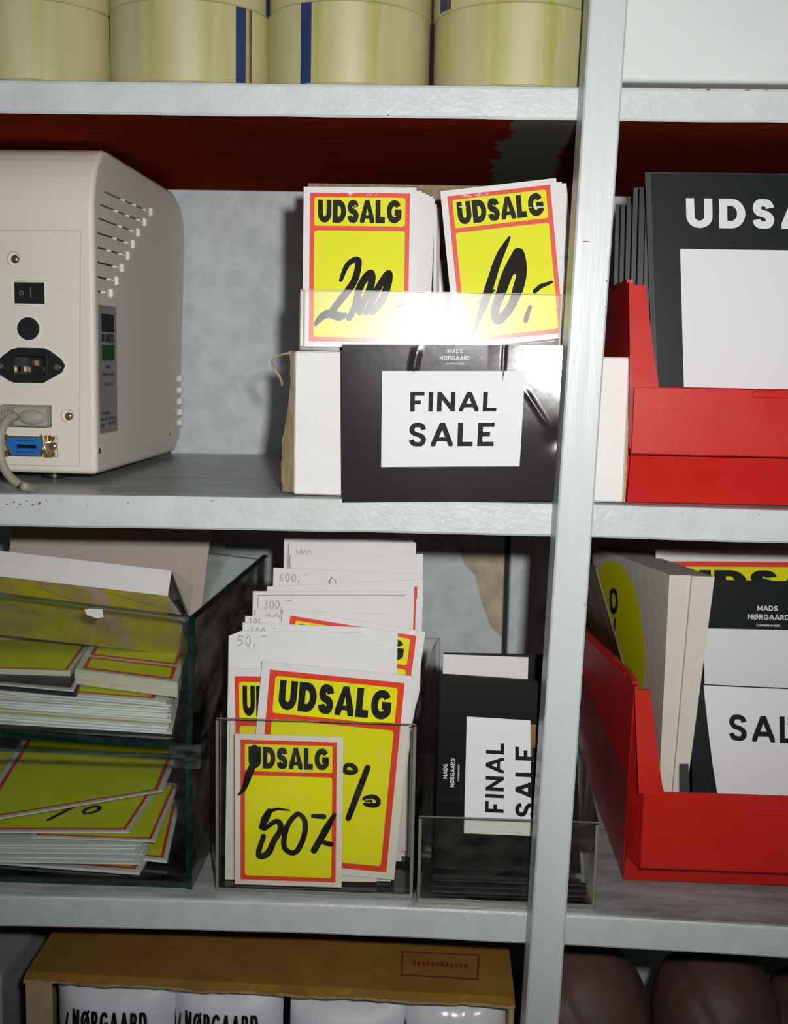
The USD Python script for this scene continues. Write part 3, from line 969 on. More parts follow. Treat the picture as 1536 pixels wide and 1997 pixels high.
printer.part('wire_bail', tube(A + np.array([PX * (x - .004 + .006 * t) + PZ * (z + .008 * math.cos(t * 2.6)) + FN * (0.003 + .003 * math.sin(t * 2.6)) for t in np.linspace(0, 1.2, 12)]), 0.0009, 8), m_brass, parent=cs, smooth=True)

# grey data cable plugged into the printer
cable = Thing('data_cable', 'grey moulded data plug with its cable curling down over the shelf edge', 'cable', pl((dx0 + dx1) / 2, 0, (dz0 + dz1) / 2 - 0.03))
hx, hz = (dx0 + dx1) / 2, (dz0 + dz1) / 2
plug = rbox(np.array([min(dx0, dx1) + .001, -0.010, min(dz0, dz1) + .0008]), np.array([max(dx0, dx1) - .0008, 0.0055, max(dz0, dz1) - .0008]), 0.0012)
pb = cable.part('plug_body', to_w(plug), m_plug_grey)
gx = Fp(72, 815)[0]
grip = trimesh.creation.icosphere(3, 1.0); grip.vertices *= [0.010, 0.004, 0.0058]; grip.apply_translation([gx, -0.0105, hz - .0005])
cable.part('thumb_grip', to_w(grip), m_plug_grey, parent=pb, smooth=True)
for k in range(5):
    px = 36 - 5.5 * k
    x = Fp(px, 810)[0]
    rib = trimesh.creation.cylinder(radius=0.0072 - 0.0005 * k, height=0.0016, sections=24)
    rib.apply_transform(trimesh.transformations.rotation_matrix(math.pi / 2, [0, 1, 0])); rib.vertices *= [1, 0.9, 1]
    rib.apply_translation([x, -0.011 - .0012 * k, hz - .0006 * k])
    cable.part('strain_relief', to_w(rib), m_plug_grey, smooth=35)
# the cord: leaves the plug to the left front, turns down, ends below the shelf edge
def FX(px, py, y):
    q = hit(px, py, A + PY * y, FN)
    return q
cp = [FX(30, 812, -.012), FX(12, 822, -.022), FX(1, 850, -.030), FX(1, 890, -.032), FX(12, 920, -.034), FX(26, 936, -.036)]
zs2 = shelf_z(1, cp[-1][0])
e_ = Pz(44, 948, shelf_top(1, cp[-1][0] - .01, cp[-1][0] + .02) + .0052)
cp.append(e_)
cable.part('cord', tube(spline(cp, 60), 0.0032, 14), m_plug_grey, smooth=True)
# ------------------------------------------------------------------ sale cards
CW = 212.0


def sale_design(th, sh, h, off=0.00012, header=True, lettering=True, marks=None, plain=False, margin=(12, 12, 11, 10)):
    """White card with a red frame, a yellow header and a yellow field; marks are marker strokes in card units."""
    l, r_, t_, b_ = margin
    outer = sbox(l, b_, CW - r_, h - t_)
    x0, x1 = l + 8.5, CW - r_ - 8.5
    top = h - t_ - 8
    if header:
        hh = 0.178 * 300
        hd = rrect(x0, top - hh, x1, top, 4)
        fd = rrect(x0, b_ + 8.5, x1, top - hh - 8.5, 5)
        panels = [hd, fd]
    else:
        panels = [rrect(x0, b_ + 8.5, x1, top, 6)]
    th.part('red_frame', sh.flat(outer.difference(unary_union(panels)), off), m_red)
    for p in panels:
        th.part('yellow_panel', sh.flat(p, off), m_yellow)
    if header and lettering:
        tx = text('UDSALG', x0 + 7, top - hh + 6, x1 - x0 - 14, hh - 11, s=0.27, gap=0.07, k=0.97)
        th.part('lettering', sh.flat(tx, off * 2), m_black)
    if marks is not None:
        th.part('marker_price', sh.flat(marks, off * 3), m_marker)


def mid_bottom(*ps):
    p = np.mean(ps, axis=0)
    return np.array([p[0], p[1], min(q[2] for q in ps)])


def sale_card(label, tl, tr, br, bl, marks=None, t=0.0006, header=True, group=None, lettering=True, h=300.0, name='sale_card'):
    th = Thing(name, label, 'sign', mid_bottom(tl, tr, br, bl), group)
    sh = Sheet(tl, tr, br, bl, CW, h)
    th.part('sheet', sh.slab(t), m_paper)
    sale_design(th, sh, h, header=header, lettering=lettering, marks=marks)
    return th


def blank_card(label, tl, tr, br, bl, t=0.0006, group=None, poly=None, m=None, name='card_sheet', catg='card'):
    sh = Sheet(tl, tr, br, bl, 1.0, 1.0)
    return solo(name, sh.slab(t, poly), m or m_paper, label, catg, group)


# ------------------------------------------------------------------ white carton with the FINAL SALE card
zc = shelf_top(1, -0.11, 0.14)
YF = 0.010
ctl, ctr = P(577, 684, YF), P(1221, 692, YF)
zt_c = ctl[2]
xl, xr = P(573, 830, YF)[0], P(1222, 830, YF)[0]
carton = Thing('carton', 'long white carton with a torn brown left end, behind the FINAL SALE card', 'box', ((xl + xr) / 2, 0.09, zc))
CD = 0.150
carton.part('front_panel', rbox(np.array([xl, YF, zc]), np.array([xr, YF + 0.0035, zt_c]), 0.0012), m_carton_white)
carton.part('back_panel', solid_box((xl, YF + CD - 0.0035, zc), (xr, YF + CD, zt_c)), m_carton_white)
carton.part('top_panel', solid_box((xl + .001, YF + 0.0036, zt_c - 0.0035), (xr - .001, YF + CD - 0.0036, zt_c)), m_carton_white)
carton.part('bottom_panel', solid_box((xl + .001, YF + 0.0036, zc), (xr - .001, YF + CD - 0.0036, zc + 0.0035)), m_carton_white)
# torn corrugated ends
rs = np.random.default_rng(3)


def torn(x, y0, y1, z0, z1, t, amp, n=30, side=1):
    """Ragged-edged corrugated strip: a plate in the YZ plane whose outer edge is torn."""
    zz_ = np.linspace(z0, z1, n)
    yo = y1 + rs.normal(0, amp, n)
    pg_ = Polygon([(y0, z0)] + list(zip(yo, zz_)) + [(y0, z1)]).buffer(0)
    pg_ = max(polys(pg_), key=lambda p: p.area)
    m = trimesh.creation.extrude_polygon(pg_, t, engine='earcut')
    v = np.asarray(m.vertices)
    m.vertices = np.c_[x + v[:, 2], v[:, 0], v[:, 1]]
    return m


# left end flap standing open towards the left, brown inside, ragged at its top and outer edge
fl_out = [(0.0, 0.0), (-0.0135, 0.001)]
zz_ = np.linspace(zc + 0.001, zt_c, 26)
f_pts = []
for k, z in enumerate(zz_):
    u = (z - zc) / (zt_c - zc)
    w = 0.0065 + 0.0035 * math.sin(u * 5 + .6) + rs.normal(0, 0.0003)
    f_pts.append((-w, z))
flap = Polygon([(0, zz_[0])] + f_pts + [(0, zz_[-1])]).buffer(0)
ms = trimesh.creation.extrude_polygon(max(polys(flap), key=lambda p: p.area), 0.0035, engine='earcut')
v = np.asarray(ms.vertices)
ms.vertices = np.c_[xl - 0.0004 + v[:, 0], YF + 0.004 + v[:, 2] - v[:, 0] * 0.6, v[:, 1]]
ms.fix_normals()
carton.part('torn_end_flap', ms, m_carton_brown, label='torn brown corrugated end flap')
curl = spline([P(570, 688, YF + .0050), P(556, 690, YF + .0055), P(541, 694, YF + .0050), P(529, 702, YF + .0045), P(533, 716, YF + .0050), P(544, 733, YF + .0065), P(550, 752, YF + .0085)], 24)
n = len(curl); w_ = np.linspace(.0028, .0016, n)[:, None] * np.array([[0, 1, 0]]); th_ = np.array([[.0005, 0, .0009]])
vv = np.vstack([curl + th_, curl - th_, curl + th_ + w_, curl - th_ + w_]); f = []
for k in range(n - 1):
    for (a, b) in ((0, 1), (1, 3), (3, 2), (2, 0)):
        f += [[a * n + k, b * n + k, b * n + k + 1], [a * n + k, b * n + k + 1, a * n + k + 1]]
ms = trimesh.Trimesh(vv, f, process=False); ms.fix_normals()
carton.part('peeled_strip', ms, m_carton_brown)
carton.part('torn_edge', torn(xr - 0.0006, YF + 0.0036, YF + 0.010, zc, zt_c - .002, 0.0026, 0.0006), m_kraft_edge, label='torn brown right edge')
carton.part('inner_edge', solid_box((xl - 0.0012, YF + 0.0036, zc + 0.001), (xl, YF + CD - 0.004, zt_c - 0.001)), m_carton_brown)

# FINAL SALE card leaning on the carton's front
c_tl, c_tr, c_br, c_bl = P(666, 672, -0.0052), P(1099, 673, -0.0052), P(1077, 976, -0.0016), P(667, 980, -0.0016)


def bendf(u, v):
    s_ = np.clip((u - 0.66) / 0.34, 0, 1)
    d = 0.0030 * s_ ** 2 * (0.35 + 0.65 * v) - 0.0036 * s_ * np.clip((v - .45) / .55, 0, 1) ** 1.5
    t = u - .845 - (0.70 - v) * 0.50                       # the diagonal crease
    d += 0.0007 * np.clip(1 - np.abs(t) / 0.020, 0, 1) * np.clip((v - .46) / .06, 0, 1) * np.clip((.74 - v) / .06, 0, 1)
    d += -0.0010 * np.exp(-(((u - 1.0) / .05) ** 2 + ((v - .40) / .07) ** 2))
    t2 = u - .34 - (v - .95) * .12                         # the cracked fold near the top
    d += 0.0008 * np.clip(1 - np.abs(t2) / 0.03, 0, 1) * np.clip((v - .80) / .05, 0, 1) * np.clip((1.0 - v) / .05, 0, 1)
    d += 0.0005 * np.clip(1 - np.abs(u - .735) / .012, 0, 1) * np.clip((v - .62) / .3, 0, 1)
    return d + 0.00035 * np.sin(u * 7 + 1.3) * np.sin(v * 3.0)


fs = Thing('final_sale_card', 'creased black FINAL SALE card with white panel, leaning on the white carton', 'sign', mid_bottom(c_tl, c_tr, c_br, c_bl))
shc = Sheet(c_tl, c_tr, c_br, c_bl, 434.0, 305.0, bendf)
fs.part('sheet', shc.slab(0.0006, nu=150, nv=104), m_gloss_black, smooth=40)


def final_sale(th, sh, W, Hh, rect, black_panel=m_ink_white, off=0.00015, words=('FINAL', 'SALE'), tx=None, brand=None, s=0.185):
    x0, y0, x1, y1 = rect
    th.part('white_panel', sh.flat(sbox(x0, y0, x1, y1), off), black_panel)
    out = []
    for w, (a, b, c, d) in zip(words, tx):
        out.append(text(w, a, b, c, d, s=s, gap=0.17))
    th.part('lettering', sh.flat(unary_union(out), off * 2), m_black)
    if brand:
        th.part('brand_lettering', sh.flat(unary_union([text(w, *q, s=0.17, gap=0.14) for w, q in brand]), off), m_ink_white)


# card units = photograph pixels from the lower left corner
final_sale(fs, shc, 434, 305, (80, 69, 362, 255), tx=[(137, 177, 172, 38), (135, 109, 172, 46)],
           brand=[('MADS', (208, 289, 30, 8.5)), ('NØRGAARD', (193, 275.5, 61, 8.5)), ('COPENHAGEN', (206, 267, 36, 3.6))])

# ------------------------------------------------------------------ clear two-pocket holder standing on the carton
hz = zt_c + 0.0004
aL, aR = P(584, 672, 0.017), P(1096, 672, 0.0245)
hL, hR = np.array([aL[0], aL[1], hz]), np.array([aR[0], aR[1], hz])
dx_ = (hR - hL); LEN = np.linalg.norm(dx_); dx_ /= LEN
dy_ = np.array([-dx_[1], dx_[0], 0])
HH = P(600, 567, 0.031)[2] - hz
holder = Thing('card_holder', 'clear two-pocket acrylic card holder on the white carton, with flash glare', 'card holder', (hL + hR) / 2 + dy_ * 0.04)


def hb(x0, x1, y0, y1, z0, z1, r=0.0003):
    m = rbox(np.array([x0, y0, z0]), np.array([x1, y1, z1]), r)
    v = np.asarray(m.vertices)
    m.vertices = hL + v[:, :1] * dx_ + v[:, 1:2] * dy_ + v[:, 2:3] * PZ
    return m


DH = 0.088
fp_ = hb(0, LEN, 0, 0.0025, 0, HH)
fv_ = np.asarray(fp_.vertices); fp_.vertices = fv_ + dy_ * ((fv_[:, 2:3] - hz) * 0.018 - 0.0010)
holder.part('front_pane', fp_, m_acrylic)
holder.part('front_rim', hb(0.0002, LEN - .0002, 0.0001, 0.0020, HH + .0001, HH + 0.0004, 0.0001), m_acrylic_rim)
mid = (P(858, 672, 0.024)[0] - hL[0]) / dx_[0]
for x in (0, mid, LEN - 0.0025):
    holder.part('side_pane', hb(x, x + 0.0025, 0.0026, DH, 0.0026, HH), m_acrylic)
    holder.part('pane_edge', hb(x + .0003, x + 0.0022, 0.0026, 0.0032, 0.003, HH - .0005, 0.0001), m_acrylic_rim)
holder.part('back_pane', hb(0, LEN, DH, DH + 0.0025, 0, HH + 0.03), m_acrylic)
holder.part('base', hb(0.0, LEN, 0.0026, DH, 0, 0.0025), m_acrylic)

# brown cardboard back board behind the cards, and its folded side
bb = Thing('backing_board', 'brown cardboard backing standing behind the sale cards in the clear holder', 'cardboard', hL + dx_ * LEN * .5 + dy_ * 0.12)
yb = 0.135
zt_b = P(840, 361, yb)[2]
x0b, x1b = P(600, 400, yb)[0], P(1122, 400, yb)[0]
bb.part('back_panel', solid_box((x0b, yb, hz + 0.0003), (x1b, yb + 0.002, zt_b)), m_carton_brown)
sx_ = P(1112, 500, 0.075)[0]
bb.part('side_panel', hexa(np.array([[sx_, 0.050, hz + .0003], [sx_ + .002, 0.050, hz + .0003], [sx_ + .002, 0.050, P(1112, 357, .05)[2]], [sx_, 0.050, P(1112, 357, .05)[2]]]),
                            np.array([[sx_, yb - .0003, hz + .0003], [sx_ + .002, yb - .0003, hz + .0003], [sx_ + .002, yb - .0003, zt_b], [sx_, yb - .0003, zt_b]])), m_carton_brown)

# cards in the left pocket
zb_ = hz + 0.0029


def stand(tl_px, tr_px, Y, wl=None, lean=0.004, zb=None, spread=0.0, Yr=None):
    """Corners of a card that stands on zb with its top corners at the two pixels (depth Y at its top)."""
    tl, tr = P(*tl_px, Y), P(*tr_px, Y if Yr is None else Yr)
    u = tr - tl
    up_ = np.array([-u[2], 0, u[0]]) / math.hypot(u[0], u[2])     # card's own up direction in its plane
    zb = zb_ if zb is None else zb
    k = (min(tl[2], tr[2]) - zb) / up_[2]
    off = np.array([0, -lean, 0])
    bl, br = tl - up_ * k + off, tr - up_ * k + off
    d = zb - min(bl[2], br[2])
    bl[2] += d; br[2] += d
    return tl, tr, br, bl


def strokes(*ss):
    return unary_union([brush(smooth_stroke(s)) for s in ss])


w200 = strokes([(590, 1110, 20), (632, 1000, 26), (715, 905, 30), (768, 895, 34), (775, 980, 36), (735, 1120, 38), (640, 1260, 40), (535, 1390, 38), (490, 1460, 36)],
               [(318, 1580, 18), (390, 1500, 38), (470, 1465, 46), (560, 1490, 50), (640, 1475, 24)],
               [(685, 1510, 34), (770, 1300, 40), (860, 1080, 40), (915, 1035, 38), (925, 1120, 40), (860, 1300, 40), (800, 1450, 36)],
               [(870, 1450, 34), (960, 1270, 38), (1045, 1110, 36), (1105, 1040, 38), (1090, 1190, 42), (1000, 1380, 40), (940, 1450, 34)], [(1215, 1388, 14), (1290, 1370, 12)])
HC = 300.0
f200 = to_card((178, 128), (1392, 140), (180, 1815), CW, HC)
q = stand((592, 364), (812, 366), 0.0375)
c200 = sale_card('yellow UDSALG card priced 200 standing in the left pocket of the clear holder', *q, marks=f200(w200), group=None)
rs2 = np.random.default_rng(8)


def drop(q, z):
    """Extends a leaning card downwards until it stands at height z; returns by how much it grew."""
    k = max((q[0][2] - z) / (q[0][2] - q[3][2]), 0.01)
    k2 = max((q[1][2] - z) / (q[1][2] - q[2][2]), 0.01)
    q[3] = q[0] + (q[3] - q[0]) * k
    q[2] = q[1] + (q[2] - q[1]) * k2
    return k


def scuffs(th, q, f, spots):  # white strokes: worn print, and glare from tape and fold painted in
    g_ = []
    for (x, y, w, hh_) in spots:
        for _ in range(7):
            a_ = rs2.uniform(-.5, .5, 4)
            x0_, y0_ = x + a_[0] * w, y + a_[1] * hh_
            g_.append(LineString([(x0_, y0_), (x0_ + a_[2] * w * .6, y0_ + a_[3] * hh_ * .7)]).buffer(rs2.uniform(2, 6), quad_segs=2))
    sh_ = Sheet(*q, CW, HC)
    th.part('scuff_marks', sh_.flat(f(unary_union(g_)), .0005), m_paper, label='white scuffs and painted glare in the print')


scuffs(c200, q, f200, [(700, 212, 90, 34), (910, 212, 90, 30), (770, 340, 80, 60)])
grpL = 'white card edges behind the 200 card in the left pocket'
for k in range(9):
    t = (k + 1) / 9
    q = stand((600 + 20 * t, 367 + 16 * t - (k % 3) * 1.5), (815 + 33 * t, 371 + 16 * t - (k % 2) * 2), 0.0375 + 0.0045 * (k + 1))
    blank_card('white sale card in the stack behind the 200 card, only its edge showing', *q, group=grpL)
w10 = strokes([(798, 635, 12), (760, 700, 26), (690, 830, 40), (640, 960, 42), (590, 1110, 44), (535, 1270, 46), (480, 1420, 32), (400, 1625, 6)], [(450, 1305, 8), (520, 1240, 10), (635, 1168, 10)],
              [(890, 790, 52), (830, 900, 60), (750, 1060, 56), (690, 1230, 50), (640, 1400, 44), (660, 1470, 46), (740, 1420, 44), (830, 1290, 46), (895, 1120, 56), (925, 940, 54), (900, 800, 54), (860, 950, 60)],
              [(1010, 1340, 20), (985, 1400, 24), (962, 1475, 26)], [(1060, 1180, 22), (1120, 1130, 24), (1240, 1086, 14)])
f10 = to_card((75, 165), (1292, 40), (220, 1770), CW, HC)
q = stand((858, 373), (1084, 347), 0.0335, lean=0.005)
c10 = sale_card('tilted yellow UDSALG card priced 10 standing in the right pocket of the clear holder', *q, marks=f10(w10))
scuffs(c10, q, f10, [(370, 215, 70, 24), (520, 203, 120, 24), (1080, 330, 130, 10), (300, 322, 130, 10)])
q = stand((866, 381), (1095, 354), 0.040)
blank_card('white card peeking out right behind the tilted 10 card', *q)
q = stand((876, 384), (1104, 357), 0.046)
sale_card('sale card behind the tilted 10 card, red frame line showing at its right', *q, lettering=False)
grpR = 'white card edges behind the 10 card in the right pocket'
for k in range(5):
    q = stand((868 + 3 * k, 385 + k), (1098 + k, 364 + 2 * k), 0.052 + 0.0045 * k)
    blank_card('white sale card at the back of the right pocket, only its edge showing', *q, group=grpR)
for k, (c, mm) in enumerate([('dark blue', m_navy), ('white', m_paper), ('beige', m_beige)]):
    q = stand((836 + 5 * k, 392 + 6 * k), (846 + 6 * k, 392 + 6 * k), 0.080 + 0.0022 * k, lean=0.001)
    blank_card(f'narrow {c} card edge between the two stacks in the clear holder', *q, m=mm)

# ------------------------------------------------------------------ red bin, right bay of the middle shelf
def red_bin(label, YF, xl_px, zbase, fl, band_top, band_bot, right_x, depth, rail, step, base_px, flare=0.0):
    """Open-fronted stacking bin; fl = flange polygon pixels on the front of the left wall; the base is set back by step."""
    x0 = P(xl_px, band_bot, YF)[0]
    zt1, zb1 = P(*band_top, YF)[2], P(xl_px, band_bot, YF)[2]
    xb = P(*base_px, YF + step)[0]
    th = Thing('storage_bin', label, 'bin', ((x0 + right_x) / 2, YF + depth / 2, zbase))
    th.part('front_band', rbox(np.array([x0, YF, zb1]), np.array([right_x, YF + 0.0035, zt1]), 0.0009), m_redplastic)
    th.part('band_underside', hexa(np.array([[x0 + .0005, YF + .0036, zb1 + .0035], [right_x - .0005, YF + .0036, zb1 + .0035], [right_x - .0005, YF + .0036, zb1 + .0005], [x0 + .0005, YF + .0036, zb1 + .0005]]),
                                 np.array([[xb, YF + step - .0002, zb1 + .0035], [right_x - .003, YF + step - .0002, zb1 + .0035], [right_x - .003, YF + step - .0002, zb1 + .0005], [xb, YF + step - .0002, zb1 + .0005]])), m_redplastic)
    sl_ = 0.010
    th.part('front_base', hexa(np.array([[xb, YF + step, zb1 + .0036], [right_x - .003, YF + step, zb1 + .0036], [right_x - .003, YF + step + sl_, zbase], [xb, YF + step + sl_, zbase]]),
                               np.array([[xb, YF + step + .003, zb1 + .0036], [right_x - .003, YF + step + .003, zb1 + .0036], [right_x - .003, YF + step + sl_ + .003, zbase], [xb, YF + step + sl_ + .003, zbase]])), m_redplastic)
    px = P(*rail, YF)
    th.part('label_rail', rbox(np.array([px[0], YF - 0.0014, px[2] - 0.0035]), np.array([right_x - 0.02, YF - 0.00005, px[2] + 0.0008]), 0.0004), m_redplastic)
    ex = P(band_top[0] - 3, band_top[1], YF)[0]
    th.part('band_seam', solid_box((ex - .0003, YF - 0.0003, zb1 + .001), (ex + .0003, YF + 0.0002, zt1 - .001)), m_redplastic)
    th.part('band_seam', solid_box((ex, YF - 0.0003, zb1 + 0.0022), (right_x - .02, YF + .0002, zb1 + 0.0027)), m_redplastic)
    zm_, zn_ = zb1 - .004, zbase + .006
    ym_ = lambda z: YF + step + sl_ * (zb1 + .0036 - z) / (zb1 + .0036 - zbase)
    th.part('moulding_rib', hexa(np.array([[ex - .0004, ym_(zm_) - .0006, zm_], [ex + .0004, ym_(zm_) - .0006, zm_], [ex + .0004, ym_(zn_) - .0006, zn_], [ex - .0004, ym_(zn_) - .0006, zn_]]),
                                 np.array([[ex - .0004, ym_(zm_) - .00005, zm_], [ex + .0004, ym_(zm_) - .00005, zm_], [ex + .0004, ym_(zn_) - .00005, zn_], [ex - .0004, ym_(zn_) - .00005, zn_]])), m_redplastic)
    flp = np.array([P(px_, py_, YF + dy) for px_, py_, dy in fl])
    pg_ = Polygon([(p[0], p[2]) for p in flp])
    m = trimesh.creation.extrude_polygon(pg_, 0.003, engine='earcut')
    v = np.asarray(m.vertices)
    zr = (v[:, 1] - flp[:, 2].min()) / (flp[:, 2].max() - flp[:, 2].min())
    lean = fl[0][2]
    m.vertices = np.c_[v[:, 0], YF + 0.0002 + zr * lean + v[:, 2], v[:, 1]]
    m.fix_normals()
    th.part('wall_flange', m, m_redplastic)
    zw = flp[:, 2].max() - .0008
    xf = flp[0][0] + 0.0004
    for side in (0, 1):
        sg_ = 1 if side == 0 else -1
        xt_, xb_ = (xf, xb + .0002) if side == 0 else (right_x - .0005, right_x - .0035)
        # outer face leans a little: top at xt_, foot at xb_
        yz = [(YF + step + .0135, zbase), (YF + depth, zbase), (YF + depth, zw), (YF + lean + .0034, zw), (YF + step + .0032, zt1)]
        m = trimesh.creation.extrude_polygon(Polygon(yz), 0.0025, engine='earcut')
        v = np.asarray(m.vertices)
        k_ = (v[:, 1] - zbase) / (zw - zbase)
        fl_ = flare if side == 0 else 0.0
        m.vertices = np.c_[xb_ + (xt_ - xb_) * k_ + sg_ * v[:, 2] - fl_ * np.clip(v[:, 0] - YF - step - .02, 0, None) * k_ ** 2, v[:, 0], v[:, 1]]; m.fix_normals()
        th.part('side_wall', m, m_redplastic)
        xe = x0 if side == 0 else right_x
        def xw(z):
            return xb_ + (xt_ - xb_) * (z - zbase) / (zw - zbase)
        za_, zb__ = zt1 + .001, zb1 + .0036
        th.part('corner_return', hexa(np.array([[xe, YF + .0037, za_], [xe + sg_ * .0025, YF + .0037, za_], [xe + sg_ * .0025, YF + .0037, zb__], [xe, YF + .0037, zb__]]),
                                      np.array([[xw(za_), YF + step + .0036, za_], [xw(za_) + sg_ * .0025, YF + step + .0036, za_], [xw(zb__) + sg_ * .0025, YF + step + .0036, zb__], [xw(zb__), YF + step + .0036, zb__]])), m_redplastic)
        xf_ = flp[0][0] if side == 0 else right_x - .0005
        th.part('corner_return', hexa(np.array([[xf_ + sg_ * .0002, YF + lean + .0034, zw], [xf_ + sg_ * .0026, YF + lean + .0034, zw], [xe + sg_ * .0026, YF + .0036, za_ + .0002], [xe + sg_ * .0002, YF + .0036, za_ + .0002]]),
                                      np.array([[xt_, YF + lean + .006, zw], [xt_ + sg_ * .0025, YF + lean + .006, zw], [xw(za_) + sg_ * .0025, YF + step + .0036, za_ + .0002], [xw(za_), YF + step + .0036, za_ + .0002]])), m_redplastic)
        ya_, yb_ = YF + lean + .0064, YF + depth
        xa_, xb2_ = xt_, xt_ - fl_ * (yb_ - YF - step - .02)
        z0_, z1_ = zw + .0001, zw + .0026
        ym2 = min(YF + step + .02, yb_ - .01)
        for (p_, q_, xp_, xq_) in ((ya_, ym2, xa_, xa_), (ym2, yb_, xa_, xb2_)):
            lo_, hi_ = (-.0006, .0034) if side == 0 else (-.0034, .0006)
            th.part('wall_rim', hexa(np.array([[xp_ + lo_, p_, z1_], [xp_ + hi_, p_, z1_], [xp_ + hi_, p_, z0_], [xp_ + lo_, p_, z0_]]), np.array([[xq_ + lo_, q_, z1_], [xq_ + hi_, q_, z1_], [xq_ + hi_, q_, z0_], [xq_ + lo_, q_, z0_]])), m_redplastic)
    xq = xf - flare * (depth - step - .02) + .0032
    th.part('back_wall', hexa(np.array([[xq, YF + depth - .003, zw], [right_x - .007, YF + depth - .003, zw], [right_x - .007, YF + depth - .003, zbase], [xb + .004, YF + depth - .003, zbase]]),
                              np.array([[xq, YF + depth, zw], [right_x - .007, YF + depth, zw], [right_x - .007, YF + depth, zbase], [xb + .004, YF + depth, zbase]])), m_redplastic)
    th.part('floor_panel', solid_box((xb + .003, YF + step + .0138, zbase), (right_x - .0065, YF + depth - .0032, zbase + 0.003)), m_redplastic)
    return th, x0, zw


zb2 = shelf_top(1, 0.12, 0.47)
bin1, bx0, bzw = red_bin('red plastic open-front bin on the middle shelf holding black sale signs', -0.0035, 1229, zb2,
                         [(1226, 549, .012), (1236, 556, .012), (1258, 556, .012), (1278, 715, .002), (1283, 740, .001), (1284, 757, 0), (1229, 757, 0)], (1284, 754), 886, 0.44, 0.31, (1466, 765), 0.011, (1226, 985))
# black UDSALG sign at the front of the bin
q = [P(1270, 338, 0.060), P(1765, 343, 0.060), P(1765, 900, 0.048), P(1287, 900, 0.048)]
kk = drop(q, zb2 + .0036); dy2 = 562.0 * (kk - 1)
sg = Thing('sale_sign', 'black UDSALG sign with blank white field, front of the red bin', 'sign', mid_bottom(*q))
ss_ = Sheet(*q, 495.0, 562.0 * kk)
sg.part('sheet', ss_.slab(0.0008), m_sign_black)
sg.part('white_field', ss_.flat(sbox(52, 60 + dy2, 455, 417 + dy2), 0.00015), m_ink_white)
sg.part('lettering', ss_.flat(text('UDSALG', 66, 458 + dy2, 362, 57, s=0.25, gap=0.20, k=1.05), 0.00015), m_ink_white)
qs_ = [P(1257, 336, 0.0625), P(1768, 341, 0.0625), P(1768, 905, 0.0505), P(1280, 905, 0.0505)]
drop(qs_, zb2 + .0036)
slv = blank_card('clear plastic sleeve around the front black UDSALG sign', *qs_, m=m_sleeve, t=0.0006, name='sign_sleeve', catg='sleeve')
grpS = 'dark sleeved signs behind the front UDSALG sign'
for k in range(11):
    Y = 0.069 + 0.0105 * k
    zt_s = P(1262, 342 - 1, 0.066)[2] - 0.002 - 0.004 * (k % 3) - 0.0007 * k
    xl_s = P(1262, 342, 0.066)[0] - 0.0022 * (k % 2) - 0.0006 * k
    blank_card('dark sign in a plastic sleeve standing behind the front black UDSALG sign', np.array([xl_s, Y, zt_s]), np.array([xl_s + 0.19, Y, zt_s]),
               np.array([xl_s + 0.19, Y - 0.006, zb2 + 0.0036]), np.array([xl_s + .004, Y - 0.006, zb2 + 0.0036]), m=m_sleeve, group=grpS, name='sale_sign', catg='sign', t=0.0008)
# ------------------------------------------------------------------ two green glass trays, stacked, lower shelf
zl = shelf_top(2, -0.43, -0.15)
GT = 0.005


